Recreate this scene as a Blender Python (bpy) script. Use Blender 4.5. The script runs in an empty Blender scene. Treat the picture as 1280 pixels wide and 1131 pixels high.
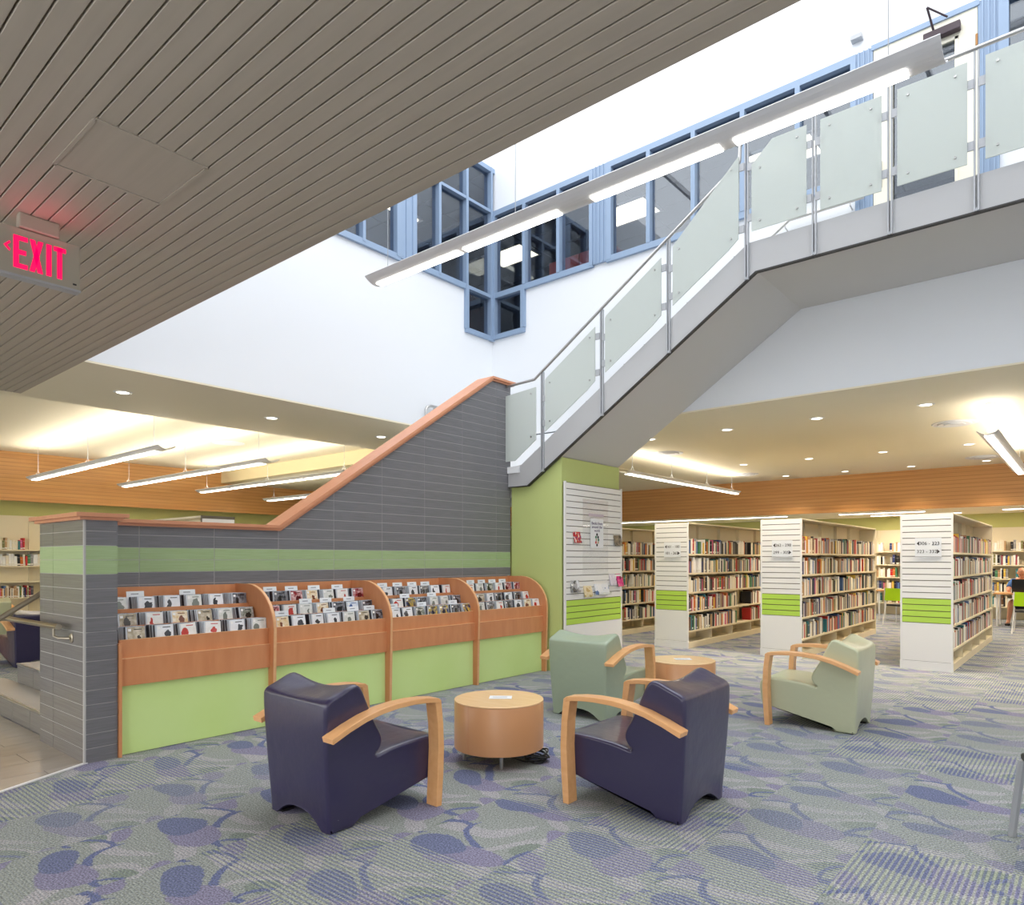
import bpy, bmesh, math, random
from mathutils import Vector, Matrix
random.seed(7)
SC = bpy.context.scene
COL = SC.collection
PI = math.pi

# ---------------------------------------------------------------- camera, sky, exposure
cam_d = bpy.data.cameras.new('camera')
cam_d.sensor_width = 36.0
cam_d.lens = 864.0 / 1280.0 * 36.0
cam_d.shift_y = (699.0 - 565.5) / 1280.0
cam_d.clip_end = 200
cam = bpy.data.objects.new('camera', cam_d)
cam.location = (0, 0, 1.5)
cam.rotation_euler = (PI / 2, 0, math.radians(40.1))
COL.objects.link(cam)
SC.camera = cam

SC.view_settings.view_transform = 'Standard'
SC.view_settings.look = 'None'
SC.view_settings.gamma = 1
SC.view_settings.use_curve_mapping = False
SC.view_settings.exposure = 0.45
SC.cycles.max_bounces = 8
SC.cycles.diffuse_bounces = 5
SC.cycles.glossy_bounces = 3
SC.cycles.transparent_max_bounces = 8
SC.cycles.sample_clamp_indirect = 6

world = bpy.data.worlds.new('overcast_sky')
SC.world = world
world.use_nodes = True
wn = world.node_tree.nodes['Background']
wn.inputs[0].default_value = (0.97, 0.985, 1.0, 1)
SKY = 2.55
wn.inputs[1].default_value = SKY

def area(name, loc, sx, sy, power, color=(1, 1, 1), rot=(0, 0, 0), portal=False, spread=None):
    d = bpy.data.lights.new(name, 'AREA')
    d.shape = 'RECTANGLE'; d.size = sx; d.size_y = sy
    d.energy = power; d.color = color
    if spread: d.spread = spread
    if portal: d.cycles.is_portal = True
    o = bpy.data.objects.new(name, d)
    o.location = loc; o.rotation_euler = rot
    COL.objects.link(o)
    return o

# skylight opening over the atrium: portal for the sky above it, and windows behind the photographer
area('skylight_portal', (-2.7, 5.75, 9.0), 10.4, 6.3, 1, portal=True)
area('window_portal', (-6.5, -5.95, 1.85), 22, 2.9, 1, rot=(-PI / 2, 0, 0), portal=True)
for fx_, fy_ in ((-6.5, -2.2), (-2.5, -2.2), (1.5, -2.2), (2.9, 1.6)):  # unseen fill lamps, added to brighten the floor near the camera
    area('entry_fill', (fx_, fy_, 3.50), 1.2, 0.6, 55, (1.0, 0.95, 0.88), spread=math.radians(150))
WARM = (1.0, 0.86, 0.68)
NEUT = (1.0, 0.93, 0.82)

# ---------------------------------------------------------------- colours and materials
def lin(c):
    c = c / 255.0
    return c / 12.92 if c <= 0.04045 else ((c + 0.055) / 1.055) ** 2.4
def rgb(r, g, b): return (lin(r), lin(g), lin(b), 1.0)
MATS = {}
def mat(name, col=None, rough=0.6, metal=0.0, emit=None, estr=0.0, spec=0.5, coat=0.0):
    if name in MATS: return MATS[name]
    m = bpy.data.materials.new(name); m.use_nodes = True
    b = m.node_tree.nodes['Principled BSDF']
    if col: b.inputs['Base Color'].default_value = col
    b.inputs['Roughness'].default_value = rough
    b.inputs['Metallic'].default_value = metal
    b.inputs['Specular IOR Level'].default_value = spec
    if coat: b.inputs['Coat Weight'].default_value = coat
    if emit:
        b.inputs['Emission Color'].default_value = emit
        b.inputs['Emission Strength'].default_value = estr
    MATS[name] = m
    return m
def NT(m):
    nt = m.node_tree
    return nt, nt.nodes, nt.links, nt.nodes['Principled BSDF']
def noise_mix(m, c1, c2, scale=(1, 1, 1), nscale=5, detail=4, lo=0.35, hi=0.65, coord='Object', bump=0.0, rand=False):
    nt, N, L, B = NT(m)
    tc = N.new('ShaderNodeTexCoord'); mp = N.new('ShaderNodeMapping')
    mp.inputs['Scale'].default_value = scale
    L.new(tc.outputs[coord], mp.inputs[0])
    src = mp.outputs[0]
    if rand:
        oi = N.new('ShaderNodeObjectInfo'); mu = N.new('ShaderNodeMath'); mu.operation = 'MULTIPLY'
        mu.inputs[1].default_value = 57.0; L.new(oi.outputs['Random'], mu.inputs[0])
        va = N.new('ShaderNodeVectorMath'); va.operation = 'ADD'
        L.new(src, va.inputs[0]); L.new(mu.outputs[0], va.inputs[1]); src = va.outputs[0]
    n = N.new('ShaderNodeTexNoise'); n.inputs['Scale'].default_value = nscale; n.inputs['Detail'].default_value = detail
    L.new(src, n.inputs['Vector'])
    r = N.new('ShaderNodeValToRGB')
    r.color_ramp.elements[0].position = lo; r.color_ramp.elements[0].color = c1
    r.color_ramp.elements[1].position = hi; r.color_ramp.elements[1].color = c2
    L.new(n.outputs[0], r.inputs[0]); L.new(r.outputs[0], B.inputs['Base Color'])
    if bump:
        bp = N.new('ShaderNodeBump'); bp.inputs['Strength'].default_value = bump; bp.inputs['Distance'].default_value = 0.004
        L.new(n.outputs[0], bp.inputs['Height']); L.new(bp.outputs[0], B.inputs['Normal'])
    return m

M_white = mat('white_paint', rgb(238, 240, 242), 0.85)
M_atr = mat('atrium_paint', rgb(232, 235, 239), 0.9)
M_ceil = mat('ceiling_paint', rgb(238, 229, 204), 0.75)
M_cream = mat('cream_paint', rgb(236, 222, 180), 0.8)
M_green = mat('sage_green_paint', rgb(196, 208, 132), 0.6)
M_wallg = mat('olive_green_paint', rgb(200, 200, 128), 0.8)
M_plank = mat('painted_plank', rgb(206, 194, 180), 0.65)
noise_mix(M_plank, rgb(176, 166, 152), rgb(181, 171, 157), (0.4, 8, 1), 3, rand=True)
M_groove = mat('dark_groove', rgb(138, 126, 90), 0.9)
M_blue = mat('blue_frame', rgb(142, 163, 190), 0.45)
M_grey = mat('light_grey_metal', rgb(176, 178, 182), 0.5, 0.2)
M_string = mat('grey_stringer', rgb(182, 182, 183), 0.6)
M_soffit = mat('grey_soffit', rgb(206, 204, 201), 0.8)
M_darkline = mat('dark_metal', rgb(70, 68, 66), 0.5, 0.5)
M_steel = mat('brushed_steel', rgb(190, 188, 186), 0.28, 0.9)
M_bronze = mat('bronze_rail', rgb(176, 166, 148), 0.3, 0.9)
M_black = mat('black_plastic', rgb(28, 27, 28), 0.45)
M_brownb = mat('dark_brown_metal', rgb(66, 52, 60), 0.5)
M_door = mat('cream_door', rgb(235, 230, 212), 0.5)
M_lampw = mat('white_lamp_metal', rgb(228, 228, 230), 0.4)
M_paper = mat('white_paper', rgb(236, 238, 240), 0.6)
M_ink = mat('black_ink', rgb(50, 45, 44), 0.7)
M_purpleink = mat('purple_ink', rgb(96, 74, 110), 0.7)
M_slat = mat('white_slat', rgb(242, 240, 236), 0.5)
M_slatg = mat('lime_slat', rgb(186, 222, 84), 0.5)
M_shelf = mat('cream_shelf', rgb(232, 220, 190), 0.55)
M_lime = mat('lime_panel', rgb(190, 218, 120), 0.35)
noise_mix(M_lime, rgb(208, 234, 148), rgb(213, 238, 158), (1, 1, 1), 1.5)
M_limec = mat('lime_plastic', rgb(176, 222, 20), 0.4)
M_grout = mat('grout', rgb(186, 184, 182), 0.8)
M_groutf = mat('floor_grout', rgb(116, 108, 100), 0.9)
M_skin = mat('skin', rgb(206, 148, 120), 0.6)
M_shirt = mat('blue_cloth', rgb(70, 112, 180), 0.9)
M_shorts = mat('navy_cloth', rgb(30, 32, 48), 0.9)
M_exit = mat('exit_housing', rgb(170, 164, 148), 0.5)
M_red = mat('exit_red', rgb(235, 0, 60), 0.5, emit=(1.0, 0.0, 0.09, 1), estr=0.9)
M_diff = mat('lamp_diffuser', rgb(255, 250, 240), 0.5, emit=(1, 0.96, 0.88, 1), estr=5.0)
M_down = mat('downlight_lens', rgb(255, 250, 240), 0.5, emit=(1, 0.95, 0.82, 1), estr=2.5)
M_offl = mat('office_panel_lens', rgb(255, 250, 230), 0.5, emit=(1, 0.88, 0.62, 1), estr=3.4)
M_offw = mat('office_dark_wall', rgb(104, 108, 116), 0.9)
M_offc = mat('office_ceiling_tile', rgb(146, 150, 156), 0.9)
M_offr = mat('office_brick_red', rgb(190, 92, 76), 0.6)
M_screen = mat('screen_black', rgb(18, 18, 22), 0.25)
M_tread = mat('stair_tile', rgb(176, 171, 166), 0.25)

def wood(name, c1, c2, scale, rough=0.4, coord='Object', rand=True, coat=0.0):
    m = mat(name, c1, rough, coat=coat)
    noise_mix(m, c1, c2, scale, 2.2, 5, 0.3, 0.7, coord=coord, rand=rand)
    return m
W_rack = wood('cherry_veneer', rgb(206, 136, 90), rgb(215, 148, 102), (6, 6, 1.2), 0.35)
W_edge = wood('beech_edge', rgb(226, 172, 122), rgb(234, 184, 136), (3, 3, 10), 0.4)
W_arm = wood('beech_arm', rgb(226, 168, 112), rgb(234, 180, 126), (12, 2, 12), 0.3)
W_table = wood('maple_drum', rgb(208, 150, 104), rgb(216, 160, 114), (1.2, 1.2, 0.5), 0.3)
W_ttop = wood('maple_top', rgb(240, 200, 148), rgb(245, 208, 160), (2, 9, 1), 0.25)
W_cap = wood('cherry_cap', rgb(206, 140, 104), rgb(214, 150, 114), (8, 0.8, 8), 0.35)

def stripe_wood(name, axis_scale):
    m = mat(name, None, 0.4)
    nt, N, L, B = NT(m)
    tc = N.new('ShaderNodeTexCoord')
    mp = N.new('ShaderNodeMapping'); mp.inputs['Scale'].default_value = axis_scale
    L.new(tc.outputs['Object'], mp.inputs[0])
    n = N.new('ShaderNodeTexNoise'); n.inputs['Scale'].default_value = 1; n.inputs['Detail'].default_value = 3
    L.new(mp.outputs[0], n.inputs['Vector'])
    r = N.new('ShaderNodeValToRGB')
    r.color_ramp.elements[0].position = 0.3; r.color_ramp.elements[0].color = rgb(206, 148, 86)
    r.color_ramp.elements[1].position = 0.7; r.color_ramp.elements[1].color = rgb(222, 168, 104)
    L.new(n.outputs[0], r.inputs[0])
    sx = N.new('ShaderNodeSeparateXYZ'); L.new(tc.outputs['Object'], sx.inputs[0])
    mm = N.new('ShaderNodeMath'); mm.operation = 'FRACT'
    m2 = N.new('ShaderNodeMath'); m2.operation = 'MULTIPLY'; m2.inputs[1].default_value = 1 / 0.085
    L.new(sx.outputs[2], m2.inputs[0]); L.new(m2.outputs[0], mm.inputs[0])
    lt = N.new('ShaderNodeMath'); lt.operation = 'LESS_THAN'; lt.inputs[1].default_value = 0.13
    L.new(mm.outputs[0], lt.inputs[0])
    mx = N.new('ShaderNodeMix'); mx.data_type = 'RGBA'
    L.new(lt.outputs[0], mx.inputs[0]); L.new(r.outputs[0], mx.inputs[6]); mx.inputs[7].default_value = rgb(190, 134, 76)
    L.new(mx.outputs[2], B.inputs['Base Color'])
    return m
W_beam = stripe_wood('fir_boards', (0.5, 0.5, 18))

def tile_mat(name, c1, c2, rough, sc=(0.8, 1.5, 60)):
    m = mat(name, c1, rough)
    noise_mix(m, c1, c2, sc, 3, 5, 0.3, 0.7, rand=True)
    return m
T_grey = tile_mat('charcoal_tile', rgb(104, 103, 107), rgb(126, 125, 129), 0.38)
T_green = tile_mat('green_tile', rgb(150, 174, 122), rgb(168, 190, 142), 0.4)
T_greyp = tile_mat('charcoal_gloss_tile', rgb(112, 109, 108), rgb(130, 127, 126), 0.24)
T_floor = tile_mat('floor_tile', rgb(166, 158, 150), rgb(178, 170, 161), 0.2, (2, 1, 1))

def leather(name, c, rough=0.38):
    m = mat(name, c, rough, coat=0.6, spec=0.5)
    nt, N, L, B = NT(m)
    B.inputs['Coat Roughness'].default_value = 0.2
    tc = N.new('ShaderNodeTexCoord')
    n = N.new('ShaderNodeTexNoise'); n.inputs['Scale'].default_value = 6; n.inputs['Detail'].default_value = 3
    n2 = N.new('ShaderNodeTexNoise'); n2.inputs['Scale'].default_value = 220
    L.new(tc.outputs['Object'], n.inputs['Vector']); L.new(tc.outputs['Object'], n2.inputs['Vector'])
    b1 = N.new('ShaderNodeBump'); b1.inputs['Strength'].default_value = 0.5; b1.inputs['Distance'].default_value = 0.012
    b2 = N.new('ShaderNodeBump'); b2.inputs['Strength'].default_value = 0.15; b2.inputs['Distance'].default_value = 0.001
    L.new(n.outputs[0], b1.inputs['Height']); L.new(n2.outputs[0], b2.inputs['Height'])
    L.new(b1.outputs[0], b2.inputs['Normal']); L.new(b2.outputs[0], B.inputs['Normal'])
    return m
L_blue = leather('indigo_leather', rgb(46, 40, 74), 0.32)
L_sage = leather('sage_leather', rgb(158, 172, 148), 0.36)
L_pale = leather('pale_green_leather', rgb(190, 194, 162), 0.36)

def glass_mat(name, tint, refl_col, ior=1.5):
    m = bpy.data.materials.new(name); m.use_nodes = True
    N = m.node_tree.nodes; L = m.node_tree.links; N.clear()
    o = N.new('ShaderNodeOutputMaterial'); t = N.new('ShaderNodeBsdfTransparent'); t.inputs[0].default_value = tint
    g = N.new('ShaderNodeBsdfGlossy'); g.inputs[0].default_value = refl_col; g.inputs['Roughness'].default_value = 0.02
    x = N.new('ShaderNodeMixShader'); x.inputs[0].default_value = ior; L.new(t.outputs[0], x.inputs[1]); L.new(g.outputs[0], x.inputs[2])
    L.new(x.outputs[0], o.inputs[0])
    return m
G_win = glass_mat('tinted_glass', (0.72, 0.75, 0.8, 1), (0.9, 0.95, 1, 1), 0.09)
G_clear = glass_mat('clear_acrylic', (0.975, 0.975, 0.975, 1), (1, 1, 1, 1), 0.04)
def frosted():
    m = bpy.data.materials.new('frosted_glass'); m.use_nodes = True
    N = m.node_tree.nodes; L = m.node_tree.links; N.clear()
    o = N.new('ShaderNodeOutputMaterial')
    d = N.new('ShaderNodeBsdfDiffuse'); d.inputs[0].default_value = rgb(220, 225, 221)
    t = N.new('ShaderNodeBsdfTranslucent'); t.inputs[0].default_value = rgb(222, 226, 222)
    x = N.new('ShaderNodeMixShader'); x.inputs[0].default_value = 0.35
    L.new(d.outputs[0], x.inputs[1]); L.new(t.outputs[0], x.inputs[2])
    g = N.new('ShaderNodeBsdfTransparent'); g.inputs[0].default_value = (0.9, 0.95, 0.93, 1)
    y = N.new('ShaderNodeMixShader'); y.inputs[0].default_value = 0.12
    L.new(x.outputs[0], y.inputs[1]); L.new(g.outputs[0], y.inputs[2]); L.new(y.outputs[0], o.inputs[0])
    return m
G_frost = frosted()

# ---- carpet: one leaf motif repeated in 0.638 m tiles, some tiles combed with stripes
def carpet():
    m = mat('leaf_carpet', None, 0.95, spec=0.1)
    nt, N, L, B = NT(m)
    class E:
        def __init__(s, sock): s.s = sock
        def _b(s, op, o):
            n = N.new('ShaderNodeMath'); n.operation = op; L.new(s.s, n.inputs[0])
            if isinstance(o, E): L.new(o.s, n.inputs[1])
            elif o is not None: n.inputs[1].default_value = o
            return E(n.outputs[0])
        def __add__(s, o): return s._b('ADD', o)
        def __sub__(s, o): return s._b('SUBTRACT', o)
        def __mul__(s, o): return s._b('MULTIPLY', o)
        def fract(s): return s._b('FRACT', None)
        def floor(s): return s._b('FLOOR', None)
        def lt(s, o): return s._b('LESS_THAN', o)
        def gt(s, o): return s._b('GREATER_THAN', o)
        def sin(s): return s._b('SINE', None)
        def mn(s, o): return s._b('MINIMUM', o)
        def mxx(s, o): return s._b('MAXIMUM', o)
    tc = N.new('ShaderNodeTexCoord'); sp = N.new('ShaderNodeSeparateXYZ')
    L.new(tc.outputs['Object'], sp.inputs[0])
    X, Y = E(sp.outputs[0]), E(sp.outputs[1])
    nz = N.new('ShaderNodeTexNoise'); nz.inputs['Scale'].default_value = 1.6; nz.inputs['Detail'].default_value = 1
    L.new(tc.outputs['Object'], nz.inputs['Vector'])
    sc_ = N.new('ShaderNodeSeparateColor'); L.new(nz.outputs[1], sc_.inputs[0])
    T = 0.638
    nf = N.new('ShaderNodeTexNoise'); nf.inputs['Scale'].default_value = 90; nf.inputs['Detail'].default_value = 1
    L.new(tc.outputs['Object'], nf.inputs['Vector'])
    sf_ = N.new('ShaderNodeSeparateColor'); L.new(nf.outputs[1], sf_.inputs[0])
    U0 = (X + 0.935) * (1 / T); V0 = (Y - 4.86) * (1 / T)
    U = U0 + (E(sc_.outputs[0]) - 0.5) * 0.55 + (E(sf_.outputs[0]) - 0.5) * 0.05
    V = V0 + (E(sc_.outputs[1]) - 0.5) * 0.55 + (E(sf_.outputs[1]) - 0.5) * 0.05 + U0.floor() * 0.37
    def ell(cx, cy, rx, ry, ang):
        a = math.radians(ang)
        dx = (U - (cx - 0.5)).fract() - 0.5; dy = (V - (cy - 0.5)).fract() - 0.5
        u = (dx * math.cos(a) + dy * math.sin(a)) * (1 / rx)
        v = (dy * math.cos(a) - dx * math.sin(a)) * (1 / ry)
        return (u * u + v * v).lt(1.0)
    def minus(a, b): return a * (b * -1.0 + 1.0)
    def mixc(a, b, f):
        x = N.new('ShaderNodeMix'); x.data_type = 'RGBA'
        L.new(f.s, x.inputs[0])
        if isinstance(a, tuple): x.inputs[6].default_value = a
        else: L.new(a, x.inputs[6])
        if isinstance(b, tuple): x.inputs[7].default_value = b
        else: L.new(b, x.inputs[7])
        return x.outputs[2]
    GREEN = rgb(148, 153, 148); GREY = rgb(167, 165, 168); PUR = rgb(135, 131, 156); BLU = rgb(107, 113, 144); DBL = rgb(102, 109, 146)
    c = mixc(GREEN, GREY, minus(ell(0.30, 0.80, 0.46, 0.20, 16), ell(0.36, 0.98, 0.44, 0.20, 12)))
    c = mixc(c, GREY, ell(0.85, 0.12, 0.20, 0.09, -30))
    c = mixc(c, DBL, minus(ell(0.66, 0.62, 0.42, 0.22, -28), ell(0.70, 0.68, 0.42, 0.22, -26)))
    c = mixc(c, GREY, minus(ell(0.75, 0.45, 0.34, 0.16, 60), ell(0.82, 0.42, 0.34, 0.17, 58)))
    c = mixc(c, PUR, ell(0.62, 0.30, 0.25, 0.17, 8))
    c = mixc(c, PUR, ell(0.05, 0.86, 0.17, 0.10, -20))
    c = mixc(c, rgb(128, 138, 128), ell(0.92, 0.62, 0.16, 0.10, 30))
    c = mixc(c, BLU, ell(0.30, 0.32, 0.25, 0.16, -6))
    c = mixc(c, DBL, minus(ell(0.10, 0.55, 0.30, 0.16, 40), ell(0.13, 0.50, 0.30, 0.17, 40)))
    # combed stripes in some tiles
    comb = N.new('ShaderNodeCombineXYZ')
    L.new(U0.floor().s, comb.inputs[0]); L.new((V0 * 0.8).floor().s, comb.inputs[1])
    wn_ = N.new('ShaderNodeTexWhiteNoise'); wn_.noise_dimensions = '2D'
    L.new(comb.outputs[0], wn_.inputs['Vector'])
    h = E(wn_.outputs['Value'])
    sx = (X * (2 * PI / 0.027)).sin().gt(0.30) * h.lt(0.30)
    sy = (Y * (2 * PI / 0.027)).sin().gt(0.30) * h.gt(0.30) * h.lt(0.62)
    lx = ((X * (2 * PI / 0.027)).sin().lt(-0.3) * h.lt(0.30)).mxx((Y * (2 * PI / 0.027)).sin().lt(-0.3) * h.gt(0.30) * h.lt(0.62))
    c = mixc(c, rgb(104, 110, 142), (sx + sy) * 0.6)
    c = mixc(c, rgb(168, 174, 150), lx * 0.5)
    c = mixc(c, rgb(112, 120, 134), (Y * (2 * PI / 0.017)).sin().gt(0.1) * h.gt(0.62) * 0.30)
    # pile speckle
    n2 = N.new('ShaderNodeTexNoise'); n2.inputs['Scale'].default_value = 110; n2.inputs['Detail'].default_value = 1
    L.new(tc.outputs['Object'], n2.inputs['Vector'])
    k = N.new('ShaderNodeMapRange'); k.inputs[1].default_value = 0.3; k.inputs[2].default_value = 0.7
    k.inputs[3].default_value = 0.55; k.inputs[4].default_value = 1.42
    L.new(n2.outputs[0], k.inputs[0])
    vm = N.new('ShaderNodeVectorMath'); vm.operation = 'SCALE'
    L.new(c, vm.inputs[0]); L.new(k.outputs[0], vm.inputs['Scale'])
    L.new(vm.outputs[0], B.inputs['Base Color'])
    bp = N.new('ShaderNodeBump'); bp.inputs['Strength'].default_value = 0.4; bp.inputs['Distance'].default_value = 0.003
    L.new(n2.outputs[0], bp.inputs['Height']); L.new(bp.outputs[0], B.inputs['Normal'])
    return m
M_carpet = carpet()

# ---------------------------------------------------------------- mesh helpers
class MB:
    def __init__(s): s.v = []; s.f = []; s.m = []
    def box(s, x0, x1, y0, y1, z0, z1, mi=0):
        if x0 > x1: x0, x1 = x1, x0
        if y0 > y1: y0, y1 = y1, y0
        if z0 > z1: z0, z1 = z1, z0
        n = len(s.v)
        s.v += [(x0, y0, z0), (x1, y0, z0), (x1, y1, z0), (x0, y1, z0), (x0, y0, z1), (x1, y0, z1), (x1, y1, z1), (x0, y1, z1)]
        for q in ((0, 3, 2, 1), (4, 5, 6, 7), (0, 1, 5, 4), (1, 2, 6, 5), (2, 3, 7, 6), (3, 0, 4, 7)):
            s.f.append(tuple(n + i for i in q)); s.m.append(mi)
        return s
    def prism(s, poly, axis, a, b, mi=0):
        """poly: 2D points; axis 'x': (y,z), 'y': (x,z), 'z': (x,y); extruded from a to b"""
        n = len(s.v); k = len(poly)
        def p(u, w, t):
            return (t, u, w) if axis == 'x' else (u, t, w) if axis == 'y' else (u, w, t)
        s.v += [p(u, w, a) for u, w in poly] + [p(u, w, b) for u, w in poly]
        ar = sum(poly[i][0] * poly[(i + 1) % k][1] - poly[(i + 1) % k][0] * poly[i][1] for i in range(k))
        flip = (ar > 0) != (axis == 'y')
        if b < a: flip = not flip
        A = list(range(n, n + k)); Bq = list(range(n + k, n + 2 * k))
        s.f.append(tuple(reversed(A)) if flip else tuple(A)); s.m.append(mi)
        s.f.append(tuple(Bq) if flip else tuple(reversed(Bq))); s.m.append(mi)
        for i in range(k):
            j = (i + 1) % k
            q = (A[i], A[j], Bq[j], Bq[i])
            s.f.append(q if flip else tuple(reversed(q))); s.m.append(mi)
        return s
    def tube(s, pts, r, n=8, mi=0, caps=True):
        pts = [Vector(p) for p in pts]
        base = len(s.v); prev = None
        for i, p in enumerate(pts):
            if i == 0: d = pts[1] - p
            elif i == len(pts) - 1: d = p - pts[i - 1]
            else: d = (pts[i + 1] - p).normalized() + (p - pts[i - 1]).normalized()
            d.normalize()
            if prev is None:
                up = Vector((0, 0, 1)) if abs(d.z) < 0.95 else Vector((1, 0, 0))
                a = d.cross(up).normalized()
            else:
                a = (prev - d * prev.dot(d)).normalized()
            prev = a; b = d.cross(a)
            rr = r[i] if isinstance(r, (list, tuple)) else r
            for k in range(n):
                t = 2 * PI * k / n
                s.v.append(tuple(p + (a * math.cos(t) + b * math.sin(t)) * rr))
        for i in range(len(pts) - 1):
            for k in range(n):
                k2 = (k + 1) % n
                s.f.append((base + i * n + k, base + i * n + k2, base + (i + 1) * n + k2, base + (i + 1) * n + k)); s.m.append(mi)
        if caps:
            s.f.append(tuple(base + k for k in reversed(range(n)))); s.m.append(mi)
            e = base + (len(pts) - 1) * n
            s.f.append(tuple(e + k for k in range(n))); s.m.append(mi)
        return s
    def lathe(s, prof, c=(0, 0, 0), n=32, mi=0):
        base = len(s.v); k = len(prof)
        for i in range(n):
            t = 2 * PI * i / n
            for r, z in prof: s.v.append((c[0] + r * math.cos(t), c[1] + r * math.sin(t), c[2] + z))
        for i in range(n):
            j = (i + 1) % n
            for q in range(k - 1):
                s.f.append((base + i * k + q, base + j * k + q, base + j * k + q + 1, base + i * k + q + 1)); s.m.append(mi)
        s.f.append(tuple(base + i * k for i in reversed(range(n)))); s.m.append(mi)
        s.f.append(tuple(base + i * k + k - 1 for i in range(n))); s.m.append(mi)
        return s
    def mesh(s, name, mats, smooth=False, off=None, sharp=35, fixn=False):
        me = bpy.data.meshes.new(name)
        v = s.v if off is None else [(a - off[0], b - off[1], c - off[2]) for a, b, c in s.v]
        me.from_pydata(v, [], s.f)
        if not isinstance(mats, (list, tuple)): mats = [mats]
        for m in mats: me.materials.append(m)
        if len(mats) > 1: me.polygons.foreach_set('material_index', s.m)
        if fixn:
            bm = bmesh.new(); bm.from_mesh(me); bmesh.ops.recalc_face_normals(bm, faces=bm.faces); bm.to_mesh(me); bm.free()
        if smooth:
            me.polygons.foreach_set('use_smooth', [True] * len(me.polygons))
            me.set_sharp_from_angle(angle=math.radians(sharp))
        me.update()
        return me
    def obj(s, name, mats, parent=None, world=True, **k):
        """world=True: vertices are world coordinates, moved into the parent's frame"""
        off = tuple(parent_world(parent)) if (parent is not None and world) else None
        return link(name, s.mesh(name, mats, off=off, **k), parent)
    def top(s, name, mats, label, cat=None, group=None, kind=None, **k):
        """a top-level one-mesh thing: origin at its base centre"""
        xs = [p[0] for p in s.v]; ys = [p[1] for p in s.v]; zs = [p[2] for p in s.v]
        off = ((min(xs) + max(xs)) / 2, (min(ys) + max(ys)) / 2, min(zs))
        o = link(name, s.mesh(name, mats, off=off, **k)); o.location = off
        return tag(o, label, cat, group, kind)
def parent_world(p):
    l = Vector((0, 0, 0))
    while p is not None: l += p.location; p = p.parent
    return l
def link(name, data, parent=None, loc=None, rot=None):
    o = bpy.data.objects.new(name, data); COL.objects.link(o)
    if parent is not None: o.parent = parent
    if loc is not None: o.location = loc
    if rot is not None: o.rotation_euler = rot
    return o
def tag(o, label=None, cat=None, group=None, kind=None):
    if label: o['label'] = label
    if cat: o['category'] = cat
    if group: o['group'] = group
    if kind: o['kind'] = kind
    return o
def thing(name, label, cat, loc=(0, 0, 0), rz=0, group=None, kind=None):
    o = link(name, None, None, loc, (0, 0, rz)); o.empty_display_size = 0.1
    return tag(o, label, cat, group, kind)
def struct(name, mb, mats, label=None, **k):
    o = mb.obj(name, mats, **k); tag(o, label, None, None, 'structure'); return o
def box(*a): return MB().box(*a)
def bevel(mesh, w, seg=2):
    bm = bmesh.new(); bm.from_mesh(mesh)
    bmesh.ops.bevel(bm, geom=list(bm.edges), offset=w, segments=seg, profile=0.5, affect='EDGES')
    bm.to_mesh(mesh); bm.free()
def text(name, s, size, parent, loc, rot, m, align='CENTER', xs=1.0):
    c = bpy.data.curves.new(name, 'FONT'); c.body = s; c.size = size; c.align_x = align; c.extrude = 0.0006
    c.materials.append(m)
    tmp = bpy.data.objects.new('tmp', c)
    me = bpy.data.meshes.new_from_object(tmp); me.name = name
    bpy.data.objects.remove(tmp)
    return link(name, me, parent, loc, rot)

# ---------------------------------------------------------------- dimensions
CZ = 3.53            # plaster ceiling
HI = 3.82            # raised ceiling over the far reading room
XL, YF = -7.93, 8.9  # atrium faces
XR = 2.5
YN = 2.6             # near edge of the atrium opening
XT = -6.3            # tiled stair wall face
YC = 7.45            # column front corner
XC = -5.41

# ---------------------------------------------------------------- floor
fl = struct('floor', box(-18.4, 4.2, -6.2, 21.4, -0.12, 0.0), M_carpet, 'carpet floor of leaf shapes in blue, violet, sage and grey')
tf = thing('floor_tiled', 'beige ceramic tiled floor at the foot of the stairs', None, (-7, 1, 0), kind='structure')
def bx(y): return -5.65 + (1.85 - y) * 0.483
gp = [(-9.2, 1.91), (-5.68, 1.91), (bx(-1.4), -1.4), (-9.2, -1.4)]
MB().prism(gp, 'z', 0.0005, 0.003).obj('grout_bed', M_groutf, tf)
def clip(poly, a, b, c):
    """keep a*x+b*y<=c"""
    out = []
    for i in range(len(poly)):
        p, q = poly[i], poly[(i + 1) % len(poly)]
        dp, dq = a * p[0] + b * p[1] - c, a * q[0] + b * q[1] - c
        if dp <= 0: out.append(p)
        if (dp < 0 < dq) or (dq < 0 < dp):
            t = dp / (dp - dq); out.append((p[0] + (q[0] - p[0]) * t, p[1] + (q[1] - p[1]) * t))
    return out
for i in range(12):
    for j in range(7):
        x0 = -9.2 + i * 0.32; y1 = 1.905 - j * 0.6 + (0.3 if i % 2 else 0)
        pl = [(x0 + 0.0025, y1 - 0.5975), (x0 + 0.3175, y1 - 0.5975), (x0 + 0.3175, y1 - 0.0025), (x0 + 0.0025, y1 - 0.0025)]
        pl = clip(pl, 0, 1, 1.905); pl = clip(pl, 0, -1, 1.4)
        if len(pl) > 2: pl = clip(pl, 1, 0.483, -5.65 + 1.85 * 0.483 - 0.02)
        if len(pl) > 2: MB().prism(pl, 'z', 0.001, 0.006).obj('tile', T_floor, tf)
e = MB().prism([(bx(1.9) - 0.02, 1.9), (bx(1.9) + 0.012, 1.9), (bx(-1.4) + 0.012, -1.4), (bx(-1.4) - 0.02, -1.4)], 'z', 0.001, 0.009)
e.obj('edge_strip', M_lampw, tf)

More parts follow.
